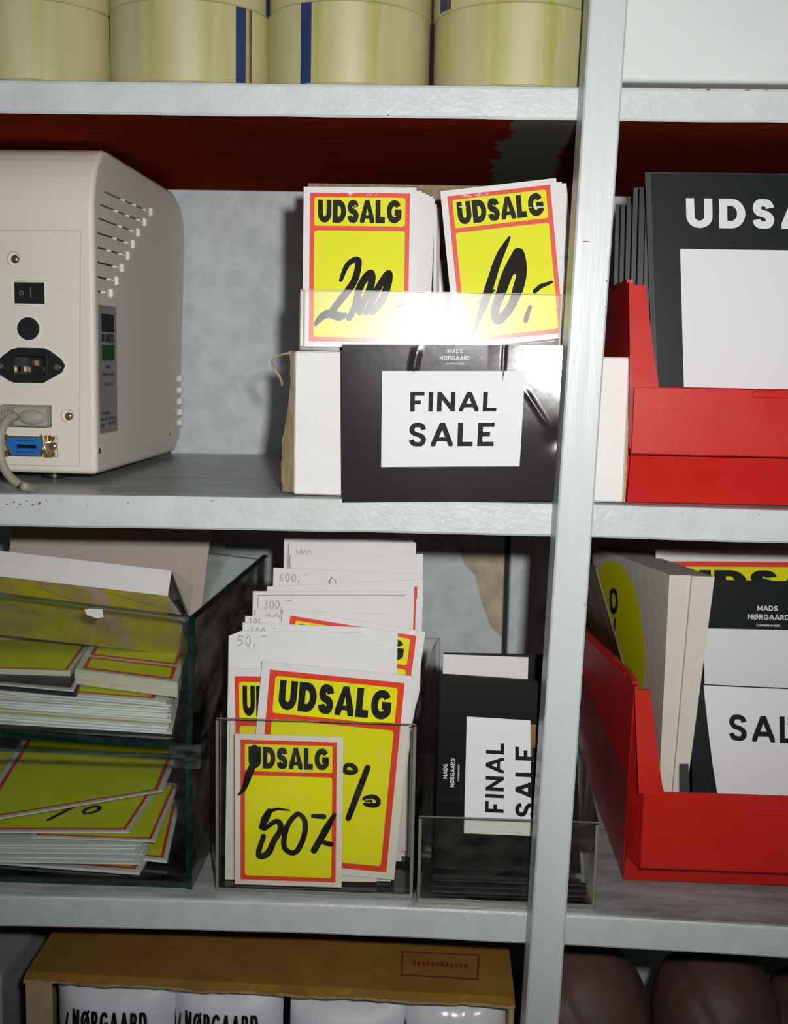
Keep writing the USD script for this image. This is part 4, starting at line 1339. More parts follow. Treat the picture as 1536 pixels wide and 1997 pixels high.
def glass_tray(label, f_bl, f_tl, f_tr, f_br, depth_dir, depth, t=GT):
    """Open-topped glass tray from the four corners of its front pane."""
    th = Thing('glass_tray', label, 'tray', mid_bottom(f_bl, f_br) + depth_dir * depth / 2)
    nrm = depth_dir / np.linalg.norm(depth_dir)
    dv = nrm * depth
    up_ = np.array([0, 0, 1.0])
    ux = (f_br - f_bl) / np.linalg.norm(f_br - f_bl)
    ix = ux * (t + 0.0002)

    def pane(q, m, nm='pane'):
        return th.part(nm, hexa(np.array(q[:4]), np.array(q[4:])), m)
    e = nrm * t
    pane([f_tl, f_tr, f_br, f_bl, f_tl + e, f_tr + e, f_br + e, f_bl + e], m_glass, 'front_pane')
    r = up_ * 0.0012
    pane([f_tl + r, f_tr + r, f_tr + up_ * .0001, f_tl + up_ * .0001, f_tl + e + r, f_tr + e + r, f_tr + e + up_ * .0001, f_tl + e + up_ * .0001], m_glass_rim, 'front_rim')
    # right pane, set outside the front pane's end
    o = ux * t
    a, b = f_tr + ux * .0003, f_br + ux * .0003
    pane([a, a + o, b + o, b, a + dv, a + o + dv, b + o + dv, b + dv], m_glass_side, 'right_pane')
    pane([a + r, a + o + r, a + o + up_ * .0001, a + up_ * .0001, a + dv + r, a + o + dv + r, a + o + dv + up_ * .0001, a + dv + up_ * .0001], m_glass_edge, 'right_rim')
    pane([a - nrm * .0016, a + o - nrm * .0016, b + o - nrm * .0016, b - nrm * .0016, a - nrm * .0001, a + o - nrm * .0001, b + o - nrm * .0001, b - nrm * .0001], m_glass_edge, 'front_edge')
    # left, back and bottom
    a2, b2 = f_tl - ux * .0003, f_bl - ux * .0003
    pane([a2 - o, a2, b2, b2 - o, a2 - o + dv, a2 + dv, b2 + dv, b2 - o + dv], m_glass, 'left_pane')
    pane([f_tl + dv - e, f_tr + dv - e, f_br + dv - e, f_bl + dv - e, f_tl + dv, f_tr + dv, f_br + dv, f_bl + dv], m_glass, 'back_pane')
    h5 = up_ * t
    g = e + nrm * .0002
    pane([f_bl + g + h5, f_br + g + h5, f_br + g, f_bl + g, f_bl + dv - g + h5, f_br + dv - g + h5, f_br + dv - g, f_bl + dv - g], m_glass, 'bottom_pane')
    pane([f_bl + h5 - nrm * .0004, f_br + h5 - nrm * .0004, f_br - nrm * .0004, f_bl - nrm * .0004, f_bl + h5 - nrm * .0001, f_br + h5 - nrm * .0001, f_br - nrm * .0001, f_bl - nrm * .0001], m_glass_edge, 'bottom_edge')
    return th


# lower tray
YG = 0.0165
br = np.array([P(362, 1738, YG)[0], YG, zl]); bl = np.array([-0.42, YG, zl])
ztop1 = P(366, 1478, YG)[2]
tray1 = glass_tray('green-edged glass tray on the lower shelf, lower one of the two stacked', bl, np.array([bl[0], YG, ztop1]), np.array([br[0], YG, ztop1]), br, np.array([0.0, 1.0, 0]), 0.30)
# upper tray: a little askew
YU = 0.021
u_br = P(362, 1462, YU); u_br[2] = max(u_br[2], ztop1 + .0018)
u_tr = P(368, 1207, YU)
YUl = 0.0546
u_bl = P(-300, 1416, YUl); u_bl[2] = max(u_bl[2], ztop1 + .0018)
u_tl = P(-300, 1125, YUl)
dd = np.array([u_br[1] - u_bl[1], u_br[0] - u_bl[0], 0.0]); dd = np.array([-(u_br[1] - u_bl[1]), (u_br[0] - u_bl[0]), 0]); dd /= np.linalg.norm(dd)
dd = (dd + np.array([0, 1.6, 0])); dd /= np.linalg.norm(dd)
tray2 = glass_tray('green-edged glass tray full of sale cards, upper one of the two stacked', u_bl, u_tl, u_tr, u_br, dd, 0.275)
# strip of clear tape over the joint at the corner
tp = [P(330, 1455, 0.0145), P(392, 1452, 0.0145), P(390, 1500, 0.0145), P(333, 1497, 0.0145)]
sht = Sheet(*tp, 1, 1)
solo('sticky_tape', cat(sht.slab(0.0001), Sheet(tp[1], tp[1] + [0.001, .03, 0.0], tp[2] + [0.001, .03, 0], tp[2], 1, 1).slab(0.0001)), m_tapefilm, 'strip of clear sticky tape across the corner joint of the two glass trays', 'tape')
tp = [P(165, 1186, 0.024), P(200, 1186, 0.022), P(204, 1205, 0.022), P(170, 1205, 0.024)]
sht = Sheet(*[p - np.array([0, .0012, 0]) for p in tp], 1, 1)
solo('paper_scrap', sht.slab(0.0004, Polygon([(0, .9), (.3, 1), (1, .9), (.95, .1), (.55, .0), (.05, .35)])), m_paper, 'small torn white paper scrap stuck on the upper glass tray front', 'paper')


def floor_quad(z, fl_, fr_, br_, bl_):
    """tl, tr, br, bl corners (back first) of a card lying at height z, from four pixels."""
    return Pz(*bl_, z), Pz(*br_, z), Pz(*fr_, z), Pz(*fl_, z)


def lying(label, z, fl_, fr_, br_, bl_, t=0.0006, kind='udsalg', marks=None, group=None, name='sale_card', header=False, tilt=None, lettering=True, flip=False, mtop=None):
    q = list(floor_quad(z, fl_, fr_, br_, bl_))
    if tilt is not None:
        q = [c + np.array([0, 0, d]) for c, d in zip(q, tilt)]
    L = np.linalg.norm(q[1] - q[0]); Hh = np.linalg.norm(q[0] - q[3])
    if kind == 'plain':
        return blank_card(label, *q, t=t, group=group, m=mtop or m_paper)
    # the card's long side runs along the picture's width
    th = Thing(name, label, 'sign', mid_bottom(*q), group)
    hunits = CW * Hh / L
    if flip:      # turn so that header is at the right
        q = [q[1], q[2], q[3], q[0]]
        hunits = CW * L / Hh
    sh = Sheet(*q, CW, hunits)
    th.part('sheet', sh.slab(t), m_paper)
    sc = CW / 300.0 if not flip else 1.0
    x0, x1, y0, y1 = 10 * sc, CW - 10 * sc, 10 * sc, hunits - 10 * sc
    w = 7 * sc
    outer = sbox(x0, y0, x1, y1)
    if header:
        hd = rrect(x0 + w, y1 - w - (hunits * 0.17), x1 - w, y1 - w, 4)
        fd = rrect(x0 + w, y0 + w, x1 - w, y1 - 2 * w - (hunits * 0.17), 4)
        ps_ = [hd, fd]
    else:
        ps_ = [rrect(x0 + w, y0 + w, x1 - w, y1 - w, 4)]
    th.part('red_frame', sh.flat(outer.difference(unary_union(ps_)), .00015), m_red)
    for p in ps_:
        th.part('yellow_panel', sh.flat(p, .00015), m_yellow)
    if header and lettering:
        b = hd.bounds
        th.part('lettering', sh.flat(text('UDSALG', b[0] + 6, b[1] + 5, b[2] - b[0] - 12, b[3] - b[1] - 10, s=0.27, gap=0.07, k=0.97), .0003), m_black)
    if marks is not None:
        f = to_card(fl_ if False else (0, 0), (1, 0), (0, 1), 1, 1)
        th.part('marker_price', sh.flat(marks(sh), .00045), m_marker)
    return th


def px_strokes(q, w, h, z, *ss):
    """Marker strokes given in photograph pixels on the plane of height z, turned into card units."""
    tl, tr, br, bl = q
    ux, uy = (tr - tl), (tl - bl)
    out = []
    for s in ss:
        pts = []
        for (px, py, r) in s:
            p = Pz(px, py, z) - bl
            B_ = np.array([ux[:2], uy[:2]]).T
            a, b = np.linalg.solve(B_, p[:2])
            pts.append((a * w, b * h, r))
        out.append(brush(smooth_stroke(pts)))
    return unary_union(out)


# contents of the lower tray, bottom upwards
z0 = zl + GT + .0006


def zpx(px, py, Y):
    return P(px, py, Y)[2]


lying('yellow card at the bottom of the lower glass tray, black lettering edge showing', z0 + .002, (-70, 1676), (272, 1702), (330, 1600), (0, 1580), t=0.002, header=False)
zA = z0 + .0085
lying('white-margined card poking out right near the bottom of the lower tray', z0 + .005, (80, 1655), (326, 1678), (352, 1560), (110, 1550), t=0.0022, header=False)
grpA = 'white card edges in the pile in the lower glass tray'
for k in range(6):
    z = z0 + .0085 + .0016 * k
    dxp = [6, -8, 10, 0, -5, 8][k]; dyp = [2, 0, -3, 3, 0, 1][k]
    lying('white card edge in the loose pile in the lower glass tray', z, (-60, 1676 - 6 * k + dyp), (268 + dxp, 1682 - 7 * k + dyp), (330 + dxp, 1560), (0, 1550), t=0.0011, kind='plain', group=grpA)
lying('card with a red line edge poking out right in the middle of the lower tray', z0 + .0195, (60, 1632), (302, 1640), (350, 1528), (120, 1520), t=0.0010, header=False)
zP = z0 + .0225
fq, frq, brq, blq = (-30, 1622), (252, 1622), (338, 1492), (70, 1478)
qP = floor_quad(zP, fq, frq, brq, blq)
LP, HP = np.linalg.norm(qP[1] - qP[0]), np.linalg.norm(qP[0] - qP[3])
mk = px_strokes(qP, CW, CW * HP / LP, zP, [(84, 1588, 3), (120, 1572, 5), (200, 1550, 5)], [(104, 1606, 3.2), (150, 1582, 4), (196, 1556, 4)],
                [(178, 1592, 2.6), (186, 1584, 3.6), (205, 1581, 3.6), (209, 1587, 3.2), (196, 1594, 3.6), (182, 1596, 2.6), (178, 1592, 2.6)])
lying('yellow card with a handwritten percent sign in the lower glass tray', zP, fq, frq, brq, blq, t=0.0012, marks=lambda sh: mk)
lying('large blank yellow card with red border topping the pile in the lower tray', z0 + .029, (-60, 1606), (318, 1546), (364, 1440), (56, 1440), t=0.0010, tilt=(0.008, 0.006, 0.002, 0.0))
lying('card with red stripes at the left of the lower tray, under the big yellow card', z0 + .026, (-160, 1560), (10, 1545), (84, 1462), (-60, 1462), t=0.0010, header=False)

# contents of the upper tray
zu = max(u_br[2], u_bl[2]) + GT + .0012
grpB = 'white card edges in the stack in the upper glass tray'
rw = np.random.default_rng(5)
for k in range(15):
    z = zu + .0010 + .0013 * k
    j1, j2, j3 = rw.uniform(-9, 9), rw.uniform(-3, 3), rw.uniform(-3, 3)
    if k in (3, 9, 13):
        j1 -= 10
    lying('white card edge in the thick stack in the upper glass tray', z, (-70, 1403 - 4.7 * k + j2), (330 + j1, 1429 - 4.3 * k + j3), (352 + j1 * .5, 1330 - 3.6 * k), (-30, 1310 - 3.6 * k), t=0.00115, kind='plain', group=grpB, mtop=m_cream if k in (4, 5, 10, 12) else m_edges)
zt1 = zu + .0010 + .0013 * 14 + .0011
lying('card with a red border topping the white stack in the upper tray', zt1, (-60, 1338), (312, 1368), (350, 1290), (-20, 1262), t=0.0009)
for k in range(3):
    lying('black card lying at the left of the upper glass tray', zt1 + .0022 + .002 * k, (-80, 1334 - 7 * k), (150 - 6 * k, 1356 - 9 * k), (170, 1290), (-60, 1270), t=0.0010, kind='plain', mtop=m_sign_black if k != 1 else m_paper, group='thin black and white cards at the left of the upper glass tray')
zt2 = zt1 + .0095
stk = floor_quad(zt2, (-90, 1304), (137, 1311), (196, 1232), (-40, 1222))
blank_card('thick cream-edged pack of cards at the left in the upper glass tray', *stk, t=0.0055, m=m_cream)
lying('yellow sale card on top of the left cream pack in the upper tray', zt2 + .0012, (-90, 1303), (137, 1309), (196, 1230), (-40, 1220), t=0.0009)
zt3 = zt1 + .0135
stk = floor_quad(zt3, (146, 1307), (346, 1332), (368, 1266), (182, 1246))
blank_card('thick cream-edged pack of small cards at the right in the upper glass tray', *stk, t=0.0115, m=m_cream)
q3 = floor_quad(zt3 + .0010, (146, 1306), (346, 1331), (368, 1265), (182, 1245))
sc3 = Thing('sale_card', 'small yellow two-panel sale card on top of the right cream pack, upper tray', 'sign', mid_bottom(*q3))
sh3 = Sheet(*q3, 220, 150)
sc3.part('sheet', sh3.slab(0.0008), m_paper)
for (y0, y1) in ((8, 62), (70, 140)):
    pnl = rrect(22, y0 + 7, 200, y1 - 7, 4)
    sc3.part('red_frame', sh3.flat(sbox(14, y0, 208, y1).difference(pnl), .00015), m_red)
    sc3.part('yellow_panel', sh3.flat(pnl, .00015), m_yellow)

# the wrapped pack that leans forward in the upper tray: white edges on top, wrapped card face below with reflections painted in
pT = 0.0215
e0, e1 = P(-60, 1117, 0.050), P(327, 1162, 0.050)
e0 = e0 - (e1 - e0) * 0.30         # front top edge
ang = math.radians(52)
dn = np.array([0, math.sin(ang), -math.cos(ang)]); bk = np.array([0, math.cos(ang), math.sin(ang)])
FL = 0.117
b0, b1 = P(-60, 1073, 0.050 + pT * math.cos(ang)), None
pack = Thing('card_pack', 'shrink-wrapped pack of cards leaning forward, white edges up, in the upper tray', 'card pack', (e0 + e1) / 2 + dn * FL)
pack.part('card_edges', hexa(np.array([e0, e1, e1 + dn * FL, e0 + dn * FL]), np.array([e0 + bk * pT, e1 + bk * pT, e1 + bk * pT + dn * FL, e0 + bk * pT + dn * FL])), m_paper)
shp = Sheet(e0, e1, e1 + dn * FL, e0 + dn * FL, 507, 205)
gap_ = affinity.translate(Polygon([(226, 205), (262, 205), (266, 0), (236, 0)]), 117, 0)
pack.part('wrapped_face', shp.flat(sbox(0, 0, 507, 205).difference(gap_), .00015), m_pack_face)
pack.part('card_gap', shp.flat(gap_, .00015), m_pack_reflected_gap)  # mirrored gap, painted on the film as a flat stripe
wr_ = unary_union([LineString([(a + 117, b), (a + c + 117, b - d)]).buffer(.9) for a, b, c, d in ((120, 190, 70, 34), (270, 196, 90, 30), (40, 120, 60, 30), (300, 120, 50, 10))])
pack.part('film_wrinkle', shp.flat(wr_, .0005), m_tapefilm)
ux_ = (e1 - e0) / np.linalg.norm(e1 - e0)
fw = [e1 + ux_ * .0004, e1 + bk * pT + ux_ * .0004, e1 + bk * pT * .9 + ux_ * 0.014 + dn * .02, e1 + ux_ * .010 + dn * .038]
pack.part('wrap_film', Sheet(fw[0], fw[1], fw[2], fw[3], 1, 1).slab(0.0002), m_tapefilm)
seam_ = Sheet(e0 + bk * pT * .45 - dn * .0002, e1 + bk * pT * .45 - dn * .0002, e1 + bk * pT * .42 - dn * .0002, e0 + bk * pT * .42 - dn * .0002, 1, 1)
pack.part('film_seam', seam_.slab(.0001), m_paper_dull)
for k_, f_ in ((.58, .0), (.30, .5)):
    c_ = e0 + (e1 - e0) * (.35 + .45 * k_) + bk * pT * (.5 + .02)
    pack.part('film_seam', Sheet(c_ + bk * pT * .46 - dn * .0003, c_ + bk * pT * .46 + ux_ * .0012 - dn * .0003, c_ + ux_ * .0012 - dn * .0003, c_ - dn * .0003, 1, 1).slab(.0001), m_paper_dull)
# beige board and a grey sheet standing behind
bq = [P(24, 1030, 0.205), P(412, 1030, 0.215), P(384, 1262, 0.195), P(-6, 1262, 0.185)]
blank_card('pinkish beige board standing at the back of the upper glass tray', *bq, t=0.0025, m=m_beige, name='backing_board', catg='board')
bq = [P(395, 1032, 0.222), P(424, 1032, 0.222), P(447, 1085, 0.222), P(394, 1195, 0.220)]
blank_card('pale clear film corner behind the beige board in the upper tray', *bq, t=0.0004, m=m_tapefilm, name='film_sheet', catg='film')

# ------------------------------------------------------------------ clear holder with price dividers, middle of the lower shelf
zl2 = shelf_top(2, -0.17, 0.0)


def acrylic_box(label, fl_x, fr_x, Yf, front_h, depth, back_h, zb, rim=m_acrylic_old_rim, m=None, flare=0.0):
    m = m or m_acrylic_old
    t = 0.0026
    th = Thing('card_holder', label, 'card holder', ((fl_x + fr_x) / 2, Yf + depth / 2, zb))
    th.part('front_pane', rbox(np.array([fl_x, Yf, zb]), np.array([fr_x, Yf + t, zb + front_h]), 0.0004), m)
    th.part('front_rim', rbox(np.array([fl_x + .0003, Yf + .0003, zb + front_h + .0001]), np.array([fr_x - .0003, Yf + t - .0003, zb + front_h + 0.0006]), 0.0001), rim)
    for x in (fl_x, fr_x - t):
        pg_ = Polygon([(Yf + t + .0002, zb + .0001), (Yf + depth, zb + .0001), (Yf + depth, zb + back_h), (Yf + depth * .72, zb + back_h), (Yf + t + .0002, zb + front_h)])
        ms_ = trimesh.creation.extrude_polygon(pg_, t, engine='earcut')
        fk = flare if x > fl_x else 0.0
        v = np.asarray(ms_.vertices); ms_.vertices = np.c_[x + v[:, 2] + fk * (v[:, 0] - Yf) / depth, v[:, 0], v[:, 1]]; ms_.fix_normals()
        th.part('side_pane', ms_, m)
        th.part('corner_edge', rbox(np.array([x + .0002, Yf - .0003, zb + .001]), np.array([x + t - .0002, Yf - .00005, zb + front_h - .001]), 0.0001), rim)
    th.part('back_pane', rbox(np.array([fl_x, Yf + depth + .0002, zb]), np.array([fr_x + flare, Yf + depth + t, zb + back_h]), 0.0004), m)
    th.part('base', rbox(np.array([fl_x + t + .0002, Yf + t + .0002, zb]), np.array([fr_x - t - .0002, Yf + depth, zb + t]), 0.0003), m)
    th.part('base_edge', rbox(np.array([fl_x + .0008, Yf - .0004, zb + .0002]), np.array([fr_x - .0008, Yf - .00005, zb + t + .0005]), 0.0001), rim)
    return th


YH = 0.0125
hx0, hx1 = P(420, 1600, YH)[0], P(808, 1600, YH)[0]
acrylic_box('clear acrylic holder full of UDSALG cards and price dividers, lower shelf', hx0, hx1, YH, P(600, 1408, YH)[2] - zl2, 0.125, P(825, 1255, 0.12)[2] - zl2, zl2, flare=P(852, 1500, 0.125)[0] - hx1)
zh = zl2 + 0.0031
f50 = to_card((190, 103), (900, 120), (175, 1118), CW, HC)
w50 = strokes([(410, 618, 12), (470, 603, 9), (545, 612, 5)], [(412, 620, 20), (385, 670, 26), (362, 728, 20)], [(375, 742, 10), (430, 700, 16), (470, 688, 18), (486, 715, 20), (440, 820, 20), (385, 915, 22), (345, 925, 20), (342, 880, 18), (368, 790, 16)],
              [(600, 634, 16), (540, 700, 18), (508, 800, 18), (520, 880, 18), (570, 900, 18), (615, 850, 18), (645, 760, 18), (640, 670, 17), (600, 634, 14)],
              [(700, 650, 14), (770, 652, 18)], [(840, 640, 14), (790, 730, 24), (705, 882, 22)], [(755, 825, 14), (815, 840, 18)], [(320, 198, 24), (332, 260, 24), (290, 350, 24), (245, 470, 16), (208, 512, 4)])
q = stand((457, 1431), (669, 1437), 0.0195, zb=zh, lean=0.0006)
sale_card('small yellow UDSALG card marked 50 percent, frontmost in the clear holder', *q, marks=f50(w50), t=0.0008)
fbig = to_card((345, 905 - 1270 + 0), (1362, 1000 - 1270), (245, 960), CW, HC)
wbig = strokes([(915, 325, 14), (930, 300, 14), (975, 312, 16), (990, 335, 14), (950, 348, 16), (912, 338, 14)], [(1066, 318, 20), (1010, 470, 22), (945, 645, 20)],
               [(1045, 520, 10), (1085, 505, 14), (1140, 525, 16), (1145, 545, 16), (1095, 562, 14), (1050, 552, 8)], [(1060, 535, 6), (1095, 532, 8), (1100, 545, 6)])
q = [P(511, 1289, 0.025), P(807, 1319, 0.025), P(768, 1716, 0.0235), P(476, 1688, 0.0235)]
sale_card('large tilted yellow UDSALG card with a percent sign behind the 50 percent card', *q, marks=fbig(wbig), t=0.0008)
q = stand((446, 1303), (650, 1306), 0.030, zb=zh, lean=0.002)
sale_card('yellow UDSALG card showing only its left side behind the large one', *q, t=0.0008)


def divider(label, tl_px, tr_px, Y, poly=None, marks=None, m=None, group=None, lean=0.010, wpx=None):
    q = stand(tl_px, tr_px, Y, zb=zh, lean=lean)
    dx = q[2][0] - q[1][0] + .001
    if dx > 0:
        q[2][0] -= dx; q[3][0] -= dx
    th = Thing('price_divider', label, 'divider', mid_bottom(*q), group)
    W_, H_ = tr_px[0] - tl_px[0], 400.0
    sh = Sheet(*q, W_, H_)
    th.part('sheet', sh.slab(0.0008, poly(W_, H_) if poly else None), m or m_paper)
    if marks:
        segs = []
        for s in marks:
            for a, b in zip(s[:-1], s[1:]):
                segs.append(LineString([a, b]).buffer(0.75))
        g = unary_union(segs)
        sx, sy = 1.0, H_ / (np.linalg.norm(q[0] - q[3]) / np.linalg.norm(q[1] - q[0]) * W_)
        th.part('pencil_price', sh.flat(affinity.affine_transform(g, [1, 0, 0, -sy, -tl_px[0], H_ + tl_px[1] * sy]), .0002), m_pencil)
    return th, sh


def dig(ch, x, y, h):
    """Handwritten digit strokes, upper left at (x, y), height h pixels."""
    w = h * 0.55
    T = {'5': [[(1, 0), (.15, 0), (.1, .45), (.6, .4), (.9, .65), (.6, .95), (0, .95)]],
         '0': [[(.5, 0), (.05, .4), (.2, .9), (.6, 1), (.95, .6), (.8, .1), (.5, 0)]],
         '3': [[(.1, .05), (.8, .1), (.4, .45), (.85, .7), (.5, 1), (0, .9)]],
         '6': [[(.7, 0), (.15, .5), (.2, .95), (.7, .95), (.8, .6), (.2, .6)]],
         '1': [[(.3, .15), (.55, 0), (.5, 1)]],
         '-': [[(.1, .05), (.9, .0)]], ',': [[(.3, .8), (.15, 1.15)]], '.': [[(.3, .9), (.35, 1.0)]], '2': [[(.1, .2), (.5, 0), (.85, .3), (.1, 1), (.95, .95)]]}[ch]
    return [[(x + a * w, y + b * h) for a, b in s] for s in T]


def price(s, x, y, h, step=None):
    out = []
    for k, ch in enumerate(s):
        out += dig(ch, x + k * (step or h * .75), y, h)
    return out


divider('white price divider pencilled 50 with rounded corners, front row of the holder', (446, 1229), (748, 1232), 0.036, poly=lambda W, Hh: Polygon([(0, 0), (W, 0), (W, Hh - 20), (W - 6, Hh - 22), (W - 46, Hh - 2), (24, Hh - 1), (0, Hh - 9)]), marks=price('50,-', 464, 1240, 19, 15))
divider('white price divider directly behind the one pencilled 50', (473, 1214), (776, 1222), 0.042, marks=price('100,-', 488, 1223, 12, 11), poly=lambda W, Hh: Polygon([(0, 0), (W, 0), (W, Hh - 6), (W - 20, Hh - 8), (W - 46, Hh - 3), (0, Hh)]))
divider('white price divider third from the front in the clear holder', (478, 1201), (548, 1204), 0.048, marks=price('100', 486, 1205, 10, 9))
q = [P(552, 1187, 0.056), P(829, 1232, 0.056), P(790, 1520, 0.047), P(512, 1480, 0.047)]
sale_card('tilted UDSALG card with only red edge and letter G showing', *q, t=0.0008)
divider('white divider with black writing on its edge, behind the 100 dividers', (498, 1188), (762, 1198), 0.064, marks=[[(516, 1203), (524, 1196), (530, 1203)], [(530, 1203), (540, 1196), (546, 1202), (549, 1186), (546, 1203)]])
divider('white divider pencilled 300 with a ruled box, in the clear holder', (493, 1153), (797, 1154), 0.072, marks=price('300,-', 515, 1171, 16, 11) + [[(503, 1161), (503, 1186)], [(503, 1161), (790, 1160)]])
d_, shd = divider('white card with red print along its right margin, in the clear holder', (520, 1144), (825, 1130), 0.079)
d_.part('red_margin_print', shd.flat(unary_union([sbox(288, 250, 292, 380), sbox(288, 372, 294, 390)]), .0002), m_red)
divider('white divider pencilled 600 carrying a small wire paper clip', (533, 1107), (822, 1119), 0.088, marks=price('600,-', 545, 1118, 15, 12))
divider('white paper-clipped card just behind the 600 divider', (566, 1081), (825, 1080), 0.096)
divider('faintly pencilled 1000 divider, second from the back of the clear holder', (563, 1059), (811, 1058), 0.104, marks=price('1000', 576, 1073, 11, 8))
divider('rearmost white card in the clear holder with a small red mark', (554, 1050), (806, 1050), 0.112)
pc = P(650, 1140, 0.0868)
clip_ = [pc + np.array([-.0022, -.0006, -.0055]), pc + np.array([-.0022, -.0006, .0045]), pc + np.array([-.0010, -.0006, .006]), pc + np.array([0.0008, -.0006, .0045]), pc + np.array([.0008, -.0006, -.006])]
solo('paper_clip', tube(spline(clip_, 24), 0.0004, 8), m_steel, 'small wire paper clip on the 600 price divider', 'paper clip', smooth=True)

# ------------------------------------------------------------------ small holder with black FINAL SALE cards
YS = 0.0075
zl3 = shelf_top(2, -0.02, 0.15)
sx0_, sx1_ = P(814, 1680, YS)[0], P(1164, 1690, YS)[0]
acrylic_box('low clear acrylic holder full of black FINAL SALE cards, behind the post', sx0_, sx1_, YS, P(900, 1597, YS)[2] - zl3, 0.095, P(900, 1480, 0.1)[2] - zl3, zl3)
zh3 = zl3 + 0.0031
grpF = 'cards lying flat at the bottom of the low clear holder'
for k in range(7):
    z = zh3 + .0012 + .0022 * k
    x0_, x1_ = sx0_ + .010 + .0008 * (k % 3), sx1_ - .006 - .0006 * (k % 2)
    y0_ = YS + .0045 + .0006 * (k % 3)
    blank_card('dark card edge lying flat at the bottom of the low clear holder', np.array([x0_, YS + .085, z]), np.array([x1_, YS + .085, z]), np.array([x1_, y0_, z]), np.array([x0_, y0_, z]), t=.0010, m=m_sleeve if k % 2 else m_gloss_black, group=grpF)
zh4 = zh3 + .0165
q = [P(860, 1318, 0.030), P(1120, 1336, 0.030), P(1132, 1716, 0.022), P(845, 1703, 0.022)]
k_ = [zh4 - c[2] for c in q[2:]]
q[2][2] += k_[0]; q[3][2] += k_[1]
fv = Thing('final_sale_card', 'black FINAL SALE card standing on its side in the low clear holder', 'sign', mid_bottom(*q))
shv = Sheet(*q, 270.0, 390.0)
fv.part('sheet', shv.slab(0.0009), m_deep_black)
fv.part('white_panel', shv.flat(sbox(54, 75, 180, 312), .00015), m_ink_white)
fv.part('yellow_strip', shv.flat(sbox(180.5, 228, 192, 304), .00015), m_woodcard)


def up_text(word, x0, y0, width, height, **kw):
    """Lettering reading upwards: cap height 'height' along -x, run 'width' along y."""
    g = text(word, 0, 0, width, height, **kw)
    g = affinity.affine_transform(g, [0, -1, 1, 0, 0, 0])
    return affinity.translate(g, x0 + height, y0)


fv.part('lettering', shv.flat(unary_union([up_text('FINAL', 93, 120, 142, 35, s=0.185, gap=0.17), up_text('SALE', 150, 113, 144, 40, s=0.185, gap=0.17)]), .0003), m_black)
fv.part('brand_lettering', shv.flat(unary_union([up_text('MADS', 11, 184, 30, 8, s=0.17), up_text('NØRGAARD', 25, 168, 58, 8, s=0.17), up_text('COPENHAGEN', 39, 180, 34, 3.5, s=0.17)]), .0002), m_ink_white)
grpV = 'black cards behind the sideways FINAL SALE card'
for k in range(6):
    Yk = 0.0345 + .0055 * k
    q = [P(857 - 1.6 * k, 1319 - 1.0 * k - (k % 2), Yk), P(1118, 1336 - 1.0 * k, Yk), None, None]
    q[2] = q[1] + np.array([0, -.008, zh4 - q[1][2]]); q[3] = q[0] + np.array([0, -.008, zh4 - q[0][2]])
    blank_card('black card edge in the row behind the sideways FINAL SALE card', *q, t=.0010, m=m_deep_black, group=grpV)
q = [P(864, 1276, 0.086), P(1030, 1282, 0.086), None, None]
q[2] = q[1] + np.array([0, -.010, zh4 - q[1][2]]); q[3] = q[0] + np.array([0, -.010, zh4 - q[0][2]])
blank_card('white card top showing behind the row of black cards in the low holder', *q, t=.0010)
q = [P(866, 1273, 0.090), P(1060, 1276, 0.090), None, None]
q[2] = q[1] + np.array([0, -.008, zh4 - q[1][2]]); q[3] = q[0] + np.array([0, -.008, zh4 - q[0][2]])
blank_card('rearmost black card in the low clear holder', *q, t=.0010, m=m_deep_black)
# ------------------------------------------------------------------ red bin, right bay of the lower shelf
YB = 0.030
zb3 = shelf_top(2, 0.12, 0.49)
bin2, b2x, b2z = red_bin('red plastic open-front bin on the lower shelf holding boards and FINAL SALE signs', YB, 1247, zb3,
                         [(1237, 1338, .004), (1244, 1345, .004), (1267, 1346, .004), (1289, 1520, .001), (1293, 1540, .0005), (1297, 1548, 0), (1245, 1548, 0)], (1297, 1546), 1694, 0.48, 0.29, (1476, 1580), 0.020, (1219, 1724), flare=0.13)
zf = zb3 + 0.0036
# cream foamboard block with a yellow oval on its left face
f_tl, f_tr, f_br, f_bl = P(1305, 1121, 0.085), P(1392, 1124, 0.085), P(1324, 1560, 0.070), P(1284, 1558, 0.070)
r_tl = P(1152, 1064, 0.27)
sft = r_tl - f_tl
r_bl = np.array([0.186, 0.27, zf])
f_bl[2] = f_br[2] = zf
sfb = r_bl - f_bl
blk = Thing('foamboard', 'cream foamboard block with a yellow oval on its side, in the lower red bin', 'board', mid_bottom(f_bl, f_br) + sft * .5)
mT = f_tl + (f_tr - f_tl) * .50; mB = f_bl + (f_br - f_bl) * .5
g = (f_tr - f_tl) * .02


